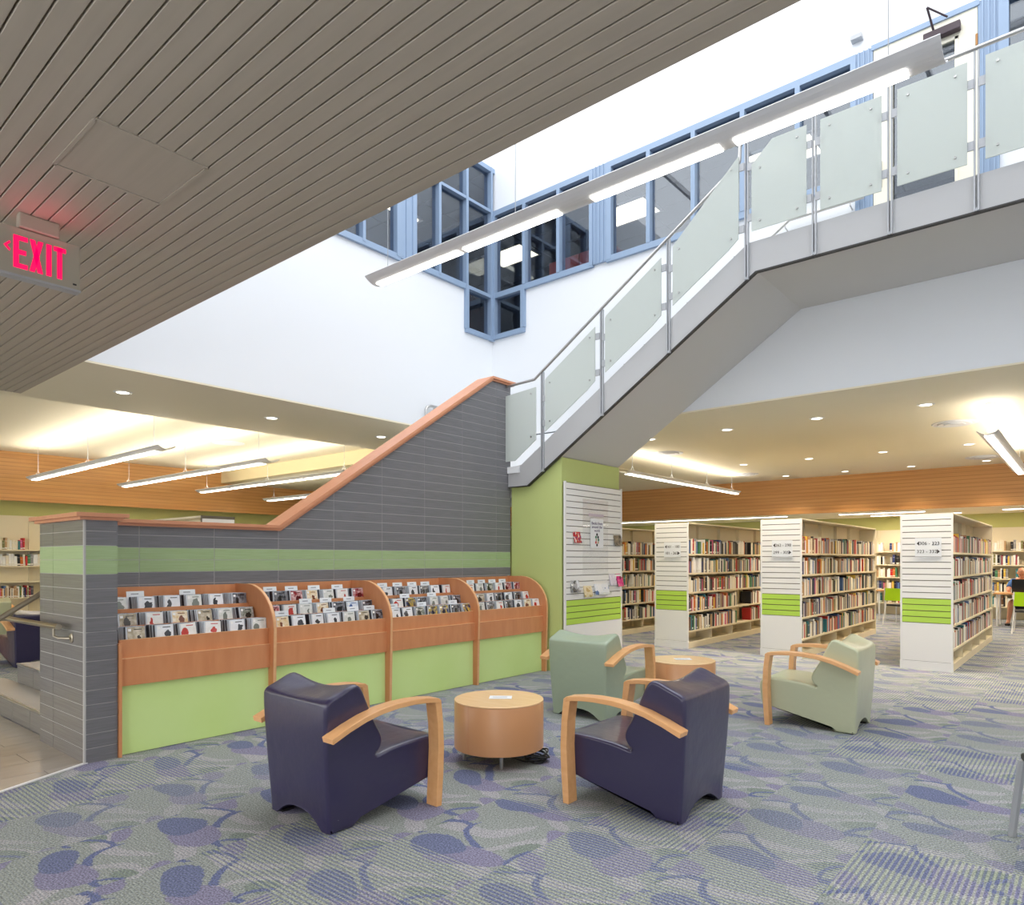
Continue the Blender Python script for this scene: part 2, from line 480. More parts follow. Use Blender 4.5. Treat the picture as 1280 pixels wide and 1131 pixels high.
# ---------------------------------------------------------------- ceilings
cp = thing('ceiling_planked', 'low ceiling of painted narrow tongue and groove boards', None, (-4, 0, CZ), kind='structure')
MB().box(-10.05, 4.2, -6.2, YN - 0.02, CZ + 0.022, CZ + 0.3).obj('backing', M_groove, cp)
PX, PY0, PY1 = (-4.08, -3.52), YN - 16 * 0.0875, YN - 10 * 0.0875 - 0.001   # access panel
bw = 0.0875
def board(x0, x1, y1):
    w = bw - 0.007; b = 0.003
    return MB().prism([(y1 - w, CZ + 0.02), (y1 - w, CZ + b), (y1 - w + b, CZ), (y1 - b, CZ), (y1, CZ + b), (y1, CZ + 0.02)], 'x', x0, x1)
bm0 = None
for i in range(64):
    y1 = YN - i * bw
    if 10 <= i <= 15:
        board(-10.05, PX[0], y1).obj('plank', M_plank, cp); board(PX[1], 4.2, y1).obj('plank', M_plank, cp)
    elif bm0 is None:
        bm0 = board(-10.05, 4.2, y1).obj('plank', M_plank, cp); y00 = y1
    else:
        o = bm0.copy(); COL.objects.link(o); o.location.y = bm0.location.y + (y1 - y00)
ap = thing('access_panel', 'flush square access panel painted like the boards around it', 'panel', (-3.8, 1.5, CZ - 0.002))
MB().box(PX[0] + 0.01, PX[1] - 0.01, PY0 + 0.01, PY1 - 0.01, CZ - 0.002, CZ + 0.018).obj('panel', M_plank, ap)
fr = MB()
for a in ((PX[0] - .012, PX[0] + .008, PY0, PY1), (PX[1] - .008, PX[1] + .012, PY0, PY1), (PX[0], PX[1], PY0 - .01, PY0 + .008), (PX[0], PX[1], PY1 - .008, PY1 + .01)):
    fr.box(a[0], a[1], a[2], a[3], CZ - 0.005, CZ + 0.018)
fr.obj('panel_frame', M_plank, ap)

struct('ceiling_soffit', box(-10.2, XL, YN, 9.1, CZ, CZ + 0.02).box(-10.2, XL - 0.17, YN, 9.1, CZ + 0.02, CZ + 0.5).box(-10.2, -10.05, -6.2, YN, CZ, CZ + 0.5), M_ceil, 'plaster soffit strip below the raised atrium')
rc = MB()
rc.box(-18.4, -10.2, -6.2, 9.1, HI, HI + 0.2)
struct('ceiling_raised', rc, M_ceil, 'raised ceiling over the far reading room')
struct('trim_1', box(-18.4, -10.2, 9.1, 9.3, CZ, HI + 0.2), M_cream, 'cream step in the ceiling where it drops')
lc = MB()
lc.box(-18.4, -8.1, 9.3, 18.0, CZ, CZ + 0.3).box(-8.1, 4.2, 9.66, 18.0, CZ + 0.012, CZ + 0.3)
lc.box(-5.95, 4.2, YF, 9.1, CZ, CZ + 0.02).box(-8.1, 4.2, 9.1, 9.64, CZ, CZ + 0.3)
struct('ceiling', lc, M_ceil, 'cream plaster ceiling over the book stacks')
struct('ceiling_rear', box(-18.4, 4.2, 18.3, 21.4, 2.66, 2.9).box(-18.4, -18.1, -6.2, 18.3, 2.80, 2.9), M_ceil, 'low ceiling strip behind the wood beam')

wb = thing('beam', 'wide band of honey coloured horizontal fir boards under the ceiling', None, (-8, 18, 2.65), kind='structure')
MB().box(-17.8, 4.2, 18.0, 18.3, 2.66, HI).obj('board_face', W_beam, wb)
MB().box(-18.1, -17.8, -6.2, 18.3, 2.78, HI).obj('board_face', W_beam, wb)
MB().box(-17.83, 4.2, 17.97, 18.02, 2.64, 2.69).box(-17.83, -17.77, -6.2, 18.0, 2.76, 2.81).obj('bottom_edge', W_beam, wb)

# ---------------------------------------------------------------- outer walls
struct('wall_rear', box(-18.4, 4.2, 21.2, 21.4, 0, 2.9), M_wallg, 'olive green wall at the far end of the book stacks')
struct('wall_far_left', box(-18.6, -18.15, -6.2, 21.4, 0, HI), M_wallg, 'olive green wall of the far reading room')
struct('wall_right', box(4.2, 4.4, -6.2, 21.4, 0, 4.0), M_white, 'white side wall outside the view')
wk = MB().box(-18.4, 4.2, -6.2, -6.0, 0, 0.4).box(-18.4, 4.2, -6.2, -6.0, 3.3, 4.0)
for x in (-18.4, -16, -12, -8, -4, 0, 3.9): wk.box(x, x + 0.3, -6.2, -6.0, 0.4, 3.3)
struct('wall_behind', wk, M_white, 'white window wall behind the camera position')

# ---------------------------------------------------------------- atrium walls and upper offices
fw = MB()
T0, T1 = 5.26, 7.46
HEAD = 7.46
SILL = 5.99
# far wall, with openings between (x0,x1,z0,z1)
fw.box(-8.1, XR, YF, YF + 0.2, HEAD, 9.2)
fw.box(-8.1, -7.21, YF, YF + 0.2, 2.4, 5.26)
fw.box(-7.21, -2.0, YF, YF + 0.2, CZ + .021, SILL).box(-7.21, -5.62, YF, YF + 0.2, 2.4, CZ)
fw.box(-2.0, -0.96, YF, YF + 0.2, CZ + .021, 4.93)
fw.box(-0.96, XR, YF, YF + 0.2, CZ + .021, SILL)
fw.box(-2.16, -1.99, YF, YF + 0.2, SILL, HEAD).box(-0.95, -0.76, YF, YF + 0.2, SILL, HEAD).box(-5.84, -5.62, YF, YF + 0.2, SILL, HEAD)
struct('wall_atrium_far', fw, M_atr, 'bright white wall of the atrium with the office windows')
lw = MB()
lw.box(-8.1, XL, YN, YF + 0.2, 8.2, 9.2)
lw.box(-8.1, XL, YN, 8.22, CZ + .021, SILL).box(-8.1, XL, 8.22, YF, CZ + .021, 5.26)
lw.box(-8.1, XL, YN, 4.6, SILL, 8.2)
lw.box(-8.1, XL, 6.8, 7.03, SILL, 8.2)
struct('wall_atrium_left', lw, M_atr, 'bright white wall of the atrium above the stair')
struct('wall_atrium_near', box(-8.1, XR, YN - 0.2, YN, CZ + 0.3, 9.2).box(-10.05, XR + .2, YN - 0.016, YN, CZ + 0.021, CZ + 0.3), M_atr, 'white wall above the edge of the planked ceiling')
struct('wall_atrium_right', box(XR, XR + 0.2, YN - 0.2, YF + 0.2, CZ, 9.2), M_atr, 'white end wall of the atrium')
sk = MB()
for i in range(1, 7): sk.box(-8 + i * 1.5, -7.94 + i * 1.5, YN, YF, 9.05, 9.15)
sk.box(-8, XR, 5.7, 5.76, 9.05, 9.15)
struct('window_8', sk, M_lampw, 'glazing bars of the skylight over the atrium')

# offices behind the glass
of = MB()
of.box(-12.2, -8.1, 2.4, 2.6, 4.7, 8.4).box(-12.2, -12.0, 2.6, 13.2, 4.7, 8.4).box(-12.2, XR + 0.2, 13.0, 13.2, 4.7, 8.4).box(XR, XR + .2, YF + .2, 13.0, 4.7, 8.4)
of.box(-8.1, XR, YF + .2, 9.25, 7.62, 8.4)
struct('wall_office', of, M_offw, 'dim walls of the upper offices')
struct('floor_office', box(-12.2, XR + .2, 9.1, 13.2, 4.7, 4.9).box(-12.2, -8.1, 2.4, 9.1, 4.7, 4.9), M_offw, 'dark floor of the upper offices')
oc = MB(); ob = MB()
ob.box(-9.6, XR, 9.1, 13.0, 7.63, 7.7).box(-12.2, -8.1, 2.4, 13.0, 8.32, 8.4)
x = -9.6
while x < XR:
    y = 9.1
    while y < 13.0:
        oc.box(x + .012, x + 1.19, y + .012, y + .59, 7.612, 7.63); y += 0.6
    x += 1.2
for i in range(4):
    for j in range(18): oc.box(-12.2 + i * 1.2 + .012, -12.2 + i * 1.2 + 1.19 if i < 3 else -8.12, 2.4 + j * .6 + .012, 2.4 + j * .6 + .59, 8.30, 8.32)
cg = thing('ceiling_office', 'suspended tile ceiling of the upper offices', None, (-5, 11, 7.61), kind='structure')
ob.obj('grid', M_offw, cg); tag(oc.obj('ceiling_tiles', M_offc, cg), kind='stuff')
i = 0
for cx, lbl in ((-8.95, 'glowing square office ceiling panel seen through the corner window'), (-6.26, 'glowing square office ceiling panel behind the wide window by the landing rail'),
                (-3.57, 'glowing office ceiling panel partly hidden behind the bridge railing'), (-0.88, 'glowing office ceiling panel behind the cream door')):
    t = thing('ceiling_light_panel', lbl, 'light', (cx, 10.6, 7.59), group='square office ceiling lights')
    MB().box(cx - .46, cx + .46, 10.3, 10.9, 7.585, 7.60).obj('lens', M_offl, t)
    f = MB()
    for a in ((-.5, -.46, -.33, .33), (.46, .5, -.33, .33), (-.5, .5, -.34, -.3), (-.5, .5, .3, .34)): f.box(cx + a[0], cx + a[1], 10.6 + a[2], 10.6 + a[3], 7.58, 7.61)
    f.obj('light_frame', M_lampw, t)
t = thing('strip_light', 'slim glowing strip standing in for a lamp reflection in the corner glass', 'light', (-10.2, 7, 8.2))  # added glowing strip, stands in for a linear reflection on the side glass
MB().box(-10.25, -10.15, 5.0, 9.2, 8.14, 8.17).obj('lens', M_offl, t)
MB().box(-10.28, -10.12, 4.9, 9.3, 8.17, 8.22).obj('housing', M_lampw, t)
for cx, lb in ((-6.75, 'brick red office cabinet behind the window, the one beside the corner'), (-6.13, 'brick red office cabinet behind the window, under the monitor')):
    t = thing('office_cabinet', lb, 'cabinet', (cx, 9.6, 4.9), group='brick red office cabinets')
    MB().box(cx - .3, cx + .3, 9.35, 9.85, 4.9, 6.5).obj('body', M_offr, t)
    MB().box(cx - .28, cx + .28, 9.33, 9.35, 5.0, 5.7).obj('door', M_offr, t); MB().box(cx - .28, cx + .28, 9.33, 9.35, 5.72, 6.42).obj('door', M_offr, t)
t = thing('monitor', 'black office monitor standing on a brick red cabinet behind glass', 'monitor', (-6.2, 9.65, 6.5))
MB().box(-6.5, -5.95, 9.62, 9.66, 6.62, 7.0).obj('screen', M_screen, t); MB().box(-6.25, -6.2, 9.6, 9.7, 6.5, 6.66).obj('stand', M_black, t)
t = thing('office_chair', 'pale mesh office chair on castors behind the upstairs cabinets', 'chair', (-6.8, 10.4, 4.9))
MB().box(-7.05, -6.55, 10.2, 10.65, 5.35, 5.43).obj('seat', M_grey, t); MB().box(-7.02, -6.58, 10.62, 10.68, 5.55, 6.75).obj('backrest', M_grey, t); MB().tube([(-6.8, 10.42, 4.95), (-6.8, 10.42, 5.36)], .03).box(-7.05, -6.55, 10.38, 10.44, 4.9, 4.95).obj('base', M_black, t)

# window frames (blue); bars proud of the glass
def window(name, label, bars, panes, origin):
    name = name
    t = thing(name, label, None, origin, kind='structure')
    for b in bars:
        b = list(b); tall = (b[5] - b[4]) > max(b[1] - b[0], b[3] - b[2]); e_ = .006 if tall else 0
        if not tall: b[4] += .0015; b[5] -= .0015
        if (b[1] - b[0]) < .2 and name in ('window_4', 'window_5'): b[0] -= e_; b[1] += e_
        else: b[2] -= e_; b[3] += e_
        MB().box(*b).obj('frame_bar', M_blue, t)
    for p in panes: MB().box(*p).obj('pane', G_win, t)
    return t
def far_window(name, label, x0, x1, mulls, low=None, z0=SILL, trans=None):
    d0, d1 = YF - 0.05, YF + 0.1
    b = [(x0, x1, d0, d1, HEAD - 0.09, HEAD), (x0, x1, d0, d1, z0 - 0.03, z0 + 0.06)]
    b += [(x0, x0 + 0.09, d0, d1, z0, HEAD - 0.091), (x1 - 0.06, x1, d0, d1, z0, HEAD - 0.09)]
    for mx in mulls: b.append((mx - 0.03, mx + 0.03, d0, d1, z0 + 0.06, HEAD - 0.09))
    es = [x0 + 0.09] + list(mulls) + [x1 - 0.06]
    p = [(es[i] + 0.0, es[i + 1], YF + 0.02, YF + 0.035, z0 + 0.05, HEAD - 0.08) for i in range(len(es) - 1)]
    return b, p
b, p = far_window('', '', XL, -5.85, (-7.2, -6.5))
b += [(XL, -7.20, YF - .05, YF + .1, 5.26, 5.34), (-7.27, -7.19, YF - .05, YF + .1, 5.34, SILL), (XL, XL + .09, YF - .05, YF + .1, 5.26, SILL)]
p += [(XL + .05, -7.25, YF + .02, YF + .035, 5.3, SILL)]
window('window_1', 'blue framed office window at the corner of the far atrium wall', b, p, (-7, YF, 5.26))
b, p = far_window('', '', -5.61, -2.15, (-4.9, -4.21, -3.52, -2.82))
window('window_2', 'long blue framed office window between the corner and the cream door', b, p, (-4, YF, SILL))
b, p = far_window('', '', -0.77, 1.9, (0.0, 0.7, 1.3))
window('window_3', 'blue framed office window beyond the cream door', b, p, (0.5, YF, SILL))
def post(x0, x1, nm, lb):
    t = thing(nm, lb, None, (x0, YF, SILL), kind='structure')
    z0 = 4.93 if x0 > -3 else SILL
    MB().box(x0, x1, YF - 0.04, YF + 0.1, z0, HEAD).obj('cover_plate', M_blue, t)
    w = (x1 - x0)
    for k in (0.22, 0.5, 0.78): MB().box(x0 + w * k - .008, x0 + w * k + .008, YF - 0.055, YF - 0.04, z0, HEAD).obj('rib', M_blue, t)
post(-5.85, -5.61, 'trim_2', 'blue cover strip between the two office windows')
post(-2.16, -1.97, 'trim_3', 'blue door jamb on the window side of the cream door')
post(-0.95, -0.76, 'trim_4', 'blue door jamb on the hinge side of the cream door')
b = []; p = []
d0, d1 = XL - 0.1, XL + 0.05
b.append((d0, d1, 7.03, YF, 8.12, 8.2)); b.append((d0, d1, 7.03, 8.25, SILL - .05, SILL + .04)); b.append((d0, d1, 8.2, YF, 5.24, 5.32))
b.append((d0, d1, 7.03, YF, 7.42, 7.47))
b.append((d0, d1, 8.25, YF, SILL - .03, SILL + .03))
b += [(d0, d1, 7.03, 7.11, SILL, 8.2), (d0, d1, 8.8, YF - .057, 5.238, 8.2), (d0, d1, 8.19, 8.26, 5.3, SILL)]
for y in (7.6, 8.22): b.append((d0, d1, y - .025, y + .025, SILL, 8.15))
for y0, y1 in ((7.1, 7.6), (7.6, 8.22), (8.22, 8.82)): p += [(XL - .04, XL - .025, y0, y1, SILL, 7.43), (XL - .04, XL - .025, y0, y1, 7.46, 8.15)]
p.append((XL - .04, XL - .025, 8.24, 8.82, 5.3, SILL))
window('window_4', 'tall blue framed office window on the side wall at the corner', b, p, (XL, 8, SILL))
b = [(d0, d1, 4.6, 6.8, SILL - .05, SILL + .04), (d0, d1, 4.6, 6.8, 8.12, 8.2), (d0, d1, 6.72, 6.8, SILL, 8.2), (d0, d1, 4.6, 4.68, SILL, 8.2)] + [(d0, d1, y - .025, y + .025, SILL, 8.15) for y in (5.45, 6.12)]
b.append((d0, d1, 4.6, 6.8, 7.42, 7.47))
p = [(XL - .04, XL - .025, y0, y1, SILL, 8.15) for y0, y1 in ((4.65, 5.45), (5.45, 6.12), (6.12, 6.76))]
window('window_5', 'blue framed office window cut off by the planked ceiling', b, p, (XL, 6, SILL))
t = thing('trim_5', 'blue cover strip between the side wall office windows', None, (XL, 6.9, SILL), kind='structure')
MB().box(XL - .1, XL + .04, 6.8, 7.03, SILL, 8.2).obj('cover_plate', M_blue, t)
MB().box(XL + .04, XL + .055, 6.9, 6.92, SILL, 8.2).obj('rib', M_blue, t)

# door with closer
D0, D1, DB, DT = -1.965, -0.955, 4.93, 7.42
d = thing('door_1', 'cream upstairs door with a tall glass pane', None, (-1.46, YF, DB), kind='structure')
dm = MB().box(D0, -1.77, YF - .03, YF + .03, DB, DT).box(-1.15, D1, YF - .03, YF + .03, DB, DT).box(-1.77, -1.15, YF - .03, YF + .03, 7.17, DT).box(-1.77, -1.15, YF - .03, YF + .03, DB, 5.45)
dm.obj('leaf', M_door, d)
f = MB()
for a in ((-1.79, -1.76, 5.43, 7.19), (-1.16, -1.13, 5.43, 7.19), (-1.79, -1.13, 7.16, 7.19), (-1.79, -1.13, 5.43, 5.46)): f.box(a[0], a[1], YF - .042, YF - .03, a[2], a[3])
f.obj('glazing_bead', M_door, d)
MB().box(-1.77, -1.15, YF - .005, YF + .005, 5.45, 7.17).obj('pane', G_win, d)
MB().box(D0 - .02, D1 + .02, YF - .05, YF + .1, DT, DT + .06).obj('head_frame', M_blue, d)
for z in (7.0, 5.3): MB().tube([(D1 - .005, YF - .04, z), (D1 - .005, YF - .04, z + .12)], .012).obj('hinge', mat('brass', rgb(150, 110, 70), .4, .8), d)
MB().tube([(D0 + .07, YF - .06, 5.85), (D0 + .07, YF - .06, 6.05)], .012).box(D0 + .05, D0 + .09, YF - .05, YF - .03, 5.8, 6.1).obj('handle', M_steel, d)
c = thing('door_closer', 'dark brown door closer fixed to the top of the cream door', 'door closer', (-1.25, YF - .06, 7.2))
cm = box(-1.45, -1.1, YF - .12, YF - .04, 7.22, 7.31).obj('closer_body', M_brownb, c); bevel(cm.data, .01)
MB().tube([(-1.35, YF - .1, 7.31), (-1.38, YF - .3, 7.46)], .012, 6).tube([(-1.38, YF - .3, 7.46), (-1.22, YF - .1, 7.40)], .01, 6).obj('closer_arm', M_brownb, c)
b_ = box(-2.2, -2.08, YF - .09, YF, 7.62, 7.67).top('door_sensor', M_grey, 'small grey sensor on the white wall above the door frame', 'sensor')

# ---------------------------------------------------------------- tiled stair wall, pillar
RH = 0.1068
def capline(y):
    return 1.79 if y <= 3.82 else min(3.945, 1.79 + (y - 3.82) * 0.6675)
wt = thing('wall_stair', 'stair guard wall clad in charcoal tiles with a green tile band', None, (XT, 5, 0), kind='structure')
core = [(2.06, 0), (7.45, 0), (7.45, 3.94), (7.055, 3.94), (3.82, 1.785), (2.06, 1.785)]
MB().prism(core, 'x', XT - 0.2, XT - 0.0022).obj('core', M_grout, wt)
share = {}
def ptile(y0, y1, k, parent):
    z0, z1 = k * RH, (k + 1) * RH
    g = 0.0027
    m = T_green if k in (13, 14) else T_grey
    poly = [(y0 + g, z0 + g), (y1 - g, z0 + g), (y1 - g, z1 - g), (y0 + g, z1 - g)]
    full = True
    if capline(y0) < z1 - g or capline(y1) < z1 - g:
        full = False
        if y1 <= 3.83: poly = clip(poly, 0, 1, 1.787)
        else:
            poly = clip(poly, -0.6675, 1, 1.787 - 3.82 * 0.6675)
            if len(poly) > 2: poly = clip(poly, 0, 1, 3.94)
    if len(poly) < 3: return
    if full and (round(y1 - y0, 3), m.name) in share:
        src, s0, sz = share[(round(y1 - y0, 3), m.name)]
        o = link('tile', src.data, parent); o.location = (src.location.x, src.location.y + y0 - s0, src.location.z + z0 - sz)
    else:
        o = MB().prism(poly, 'x', XT - 0.006, XT + random.uniform(-.0004, .0004)).obj('tile', m, parent)
        if full: share[(round(y1 - y0, 3), m.name)] = (o, y0, z0)
ys = [2.08, 2.49] + [2.49 + .665 * k for k in range(1, 8)] + [7.45]
for k in range(11, 37):
    for i in range(len(ys) - 1): ptile(ys[i], ys[i + 1], k, wt)
for i in range(len(ys) - 1):      # the part behind the disc racks, one slab a column
    MB().box(XT - .01, XT, ys[i] + .002, ys[i + 1] - .002, 0, 11 * RH - .002).obj('tile', T_grey, wt)
# end face of the wall towards the column
capm = MB()
o1 = [(2.0, 1.787), (3.83, 1.787), (7.05, 3.94), (7.5, 3.94), (7.5, 3.965), (7.04, 3.965), (3.815, 1.812), (2.0, 1.812)]
o2 = [(2.0, 1.812), (3.815, 1.812), (7.04, 3.965), (7.53, 3.965), (7.53, 3.995), (7.03, 3.995), (3.8, 1.842), (2.0, 1.842)]
MB().prism(o1, 'x', XT - .23, XT + .025).obj('cap_moulding', W_cap, wt)
MB().prism(o2, 'x', XT - .25, XT + .05).obj('cap', W_cap, wt)

pl = thing('pillar', 'square end pillar of the stair wall clad in charcoal and green tiles', None, (-6.1, 1.95, 0), kind='structure')
MB().box(-6.635, -5.6525, 1.8525, 2.07, 0, 1.79).obj('core', M_grout, pl)
for k in range(17):
    z0, z1 = k * RH + .0023, min((k + 1) * RH - .0023, 1.788)
    gm = T_green if k in (13, 14) else None
    MB().box(-5.668, -5.65, 1.857, 2.078, z0, z1).obj('tile', gm or T_grey, pl)
    for a, b2 in ((-6.64, -6.318), (-6.313, -5.66)):
        MB().box(a, b2, 1.85, 1.866, z0, z1).obj('tile', gm or T_greyp, pl)
MB().box(-5.664, -5.648, 1.848, 1.862, 0, 1.79).obj('corner_bead', M_grout, pl)
MB().box(-6.66, -5.62, 1.815, 2.11, 1.79, 1.812).obj('cap_moulding', W_cap, pl)
MB().box(-6.69, -5.59, 1.785, 2.14, 1.812, 1.842).obj('cap', W_cap, pl)

# stairs at the left: tiled steps climbing behind the wall
st = thing('stair_steps', 'grey tiled steps climbing behind the tiled wall', 'stairs', (-7.5, 2.2, 0))
def step(x0, x1, y0, y1, z0, z1, nm='step'):
    s_ = MB().box(x0, x1, y0 + .012, y1, z0, z1 - .012).obj(nm, T_greyp, st)
    MB().box(x0 - .0, x1, y0, y1, z1 - .012, z1).obj('tread', M_tread, s_)
    MB().box(x0, x1, y0 - .004, y0 + .012, z1 - .016, z1 + .002).obj('nosing', M_steel, s_)
    n = max(1, int((x1 - x0) / .45))
    for q in range(n):
        MB().box(x0 + (x1 - x0) * q / n + .003, x0 + (x1 - x0) * (q + 1) / n - .003, y0 + .004, y0 + .013, z0 + .003, z1 - .02).obj('riser_tile', T_greyp, s_)
step(-9.15, -6.64, 1.91, 2.22, 0, 0.2)
step(-8.72, -6.64, 2.22, 2.53, 0, 0.4)
step(-8.0, -6.51, 2.53, 2.84, 0, 0.6)
step(-8.0, -6.51, 2.84, 3.95, 0, 0.78)
for i in range(10): step(-8.0, -6.51, 3.95 + .31 * i, 3.95 + .31 * (i + 1), 0.78 + .2 * i if i else 0, 0.98 + .2 * i)
MB().box(-8.1, -6.51, 7.05, 8.89, 2.52, 2.80).box(-6.51, -6.3, 7.46, 8.9, 2.52, 2.8).obj('landing', M_white, st)
MB().prism([(3.95, .70), (7.2, 2.45), (7.2, 2.7), (3.95, .85)], 'x', -8.1, -8.0).obj('stringer', M_white, st)

hr = thing('handrail', 'bronze tube handrail ending on the tiled pillar', 'handrail', (-6.4, 1.8, .9))
MB().tube([(-5.92, 1.77, .995), (-7.25, 1.77, .985), (-7.5, 1.72, .97), (-7.68, 1.5, .96), (-7.7, 1.3, .955)], .022, 12).obj('rail', M_bronze, hr, smooth=True)
MB().tube([(-6.03, 1.77, .98), (-6.03, 1.77, .92), (-6.0, 1.79, .905), (-5.90, 1.84, .905)], .009, 8).obj('bracket', M_bronze, hr, smooth=True)
MB().lathe([(.036, 0), (.036, .008), (.02, .012)], n=20).obj('rosette', M_bronze, hr, world=False).matrix_local = Matrix.Translation((-5.90 + 6.4, 1.852 - 1.8, .905 - .9)) @ Matrix.Rotation(PI / 2, 4, 'X')
hr = thing('handrail', 'sloping bronze handrail rising behind the tiled pillar', 'handrail', (-7, 2, .9))
MB().tube([(-7.05, 1.1, .90), (-6.86, 1.32, .92), (-6.78, 1.58, 1.0), (-6.76, 1.9, 1.22), (-6.74, 2.5, 1.62), (-6.7, 2.8, 1.70), (-6.7, 3.6, 1.70)], .022, 12).obj('rail', M_bronze, hr, smooth=True)
MB().tube([(-6.7, 3.5, 1.68), (-6.6, 3.5, 1.6), (-6.5, 3.5, 1.6)], .009, 8).obj('bracket', M_bronze, hr)
hr = thing('handrail', 'chrome loop end of the stair handrail fixed to the white wall', 'handrail', (-7.87, 7.4, 3.4))
MB().tube([(-7.86, 7.28, 3.42), (-7.86, 7.28, 3.80), (-7.86, 7.31, 3.85), (-7.86, 7.38, 3.875), (-7.86, 8.7, 3.875)], .022, 12).obj('rail', M_steel, hr, smooth=True)
MB().tube([(-7.86, 7.45, 3.86), (-7.87, 7.45, 3.76), (-7.93, 7.45, 3.74)], .010, 8).obj('bracket', M_steel, hr)

# ---------------------------------------------------------------- green column and upper stair
col = thing('column', 'sage green column block carrying the upper stair flight', None, (-5.85, 8.2, 0), kind='structure')
MB().prism([(-6.28, 0), (XC, 0), (XC, 2.86), (-5.94, 2.515), (-6.28, 2.515)], 'y', YC, YF - .003).obj('column_body', M_green, col)

YS = 7.40
def zb(x): return 2.52 + (x + 5.94) * 0.6635      # underside line
def zt(x): return 2.765 + (x + 6.10) * 0.6665     # top of stringer
XB = -2.87
sf = thing('stair_flight', 'grey upper stair flight and bridge crossing the atrium', 'staircase', (-4, 8, 2.5))
body = [(-6.28, 2.53), (-5.93, 2.53), (-2.79, 4.615), (XR - .01, 4.615), (XR - .01, 4.88), (-2.9, 4.88), (-6.0, 2.82), (-6.28, 2.79)]
MB().prism(body, 'y', YS + .02, YF - .003).obj('soffit_slab', M_soffit, sf)
strg = [(-6.29, 2.515), (-5.945, 2.515), (-2.79, 4.605), (XR - .01, 4.605), (XR - .01, 4.93), (XB, 4.93), (-6.10, 2.775), (-6.29, 2.775)]
MB().prism(strg, 'y', YS - .012, YS + .02).obj('stringer', M_string, sf)
edge = [(-6.29, 2.503), (-5.94, 2.503), (-2.785, 4.590), (XR - .01, 4.590), (XR - .01, 4.605), (-2.79, 4.605), (-5.945, 2.515), (-6.29, 2.515)]
MB().prism(edge, 'y', YS - .02, YS + .03).obj('bottom_flange', M_darkline, sf)
MB().box(-6.295, -6.08, YS - .03, YS + .0, 2.70, 2.79).obj('landing_fascia', M_white, sf)
for i in range(11):
    x0 = -5.85 + .28 * i; z = 2.98 + i * .187
    MB().box(x0, x0 + .3, YS + .03, YF - .01, z - .03, z).obj('tread', M_offc, sf)

bal = thing('balustrade', 'railing of frosted glass panels and steel posts on the upper stair', 'railing', (-3, YS, 2.8))
HRP = [(-6.29, 7.36, 3.915), (-5.80, 7.36, 3.935), (-2.99, 7.36, 5.80), (-2.96, 7.36, 5.83), (-2.955, 7.36, 5.86), (-2.95, 7.36, 5.99), (-2.93, 7.36, 6.03), (-2.88, 7.36, 6.045), (XR, 7.36, 6.045)]
MB().tube(HRP, .019, 12).obj('handrail', M_steel, bal, smooth=True)
def zrail(x): return 3.93 if x < -5.8 else (3.935 + (x + 5.8) * .6635 if x < -2.96 else 6.045)
posts = [-5.67, -4.73, -3.81, -2.88, -2.18, -1.49, -.80, -.10, .60, 1.30, 2.0]
for x in posts:
    zlo = zb(x) - .02 if x < -2.8 else 4.60
    zhi = zrail(x) - .01 if abs(x + 2.88) > .01 else 6.03
    MB().box(x - .022, x - .008, YS - .045, YS - .015, zlo, zhi).box(x + .008, x + .022, YS - .045, YS - .015, zlo, zhi).box(x - .008, x + .008, YS - .04, YS - .02, zlo, zlo + .03).obj('post', M_grey, bal)
def bolt_mesh():
    return MB().tube([(0, -.012, 0), (0, .012, 0)], .011, 8).mesh('bolt', M_steel)
BM = bolt_mesh()
def panel(poly, bolts):
    g = MB().prism(poly, 'y', YS - .075, YS - .063).obj('glass_panel', G_frost, bal)
    for (x, z) in bolts:
        link('bolt', BM, g, (x - bal.location.x, YS - .075 - bal.location.y, z - bal.location.z))
def bracket(x, z, s):
    dx = .1
    x0, x1 = (x - dx, x - .02) if s < 0 else (x + .02, x + dx)
    MB().box(x0, x1, YS - .06, YS - .045, z - .04, z + .04).obj('bracket', M_grey, bal)
panel([(-6.285, 2.86), (-6.12, 2.86), (-5.75, 3.11), (-5.75, 3.82), (-6.285, 3.775)], [(-5.83, 3.74), (-5.83, 3.16)])
for i in range(3):
    a, b = posts[i] + .075, posts[i + 1] - .075
    ba, bb = zt(a) + .10, zt(b) + .10
    ta, tb = zrail(a) - .17, zrail(b) - .17
    if i == 0: pg = [(a, ba), (b, bb), (b, tb), (a, ta)]
    pg = [(a, ba), (b - .12, bb - .08), (b, bb + .02), (b, tb), (a + .02, ta + .01), (a, ta - .02)]
    panel(pg, [(a + .08, ba + .13), (b - .08, bb + .04), (a + .08, ta - .06), (b - .08, tb - .12)])
    for x, s, z0, z1 in ((posts[i], 1, ba + .12, ta - .25), (posts[i + 1], -1, bb + .12, tb - .12)):
        bracket(x, z0, s); bracket(x, z1, s)
for i in range(3, len(posts) - 1):
    a, b = posts[i] + .07, posts[i + 1] - .065
    lo, hi = 5.02, 5.93
    if i == 3: pg = [(a, lo), (b, lo), (b, hi), (a + .22, hi), (a, hi - .2)]; bl = [(a + .09, hi - .26)]
    else: pg = [(a, lo), (b, lo), (b, hi), (a, hi)]; bl = [(a + .09, hi - .09)]
    panel(pg, bl + [(a + .09, lo + .09), (b - .09, lo + .09), (b - .09, hi - .09)])
    for x, s in ((posts[i], 1), (posts[i + 1], -1)):
        bracket(x, lo + .16, s); bracket(x, hi - .2, s)
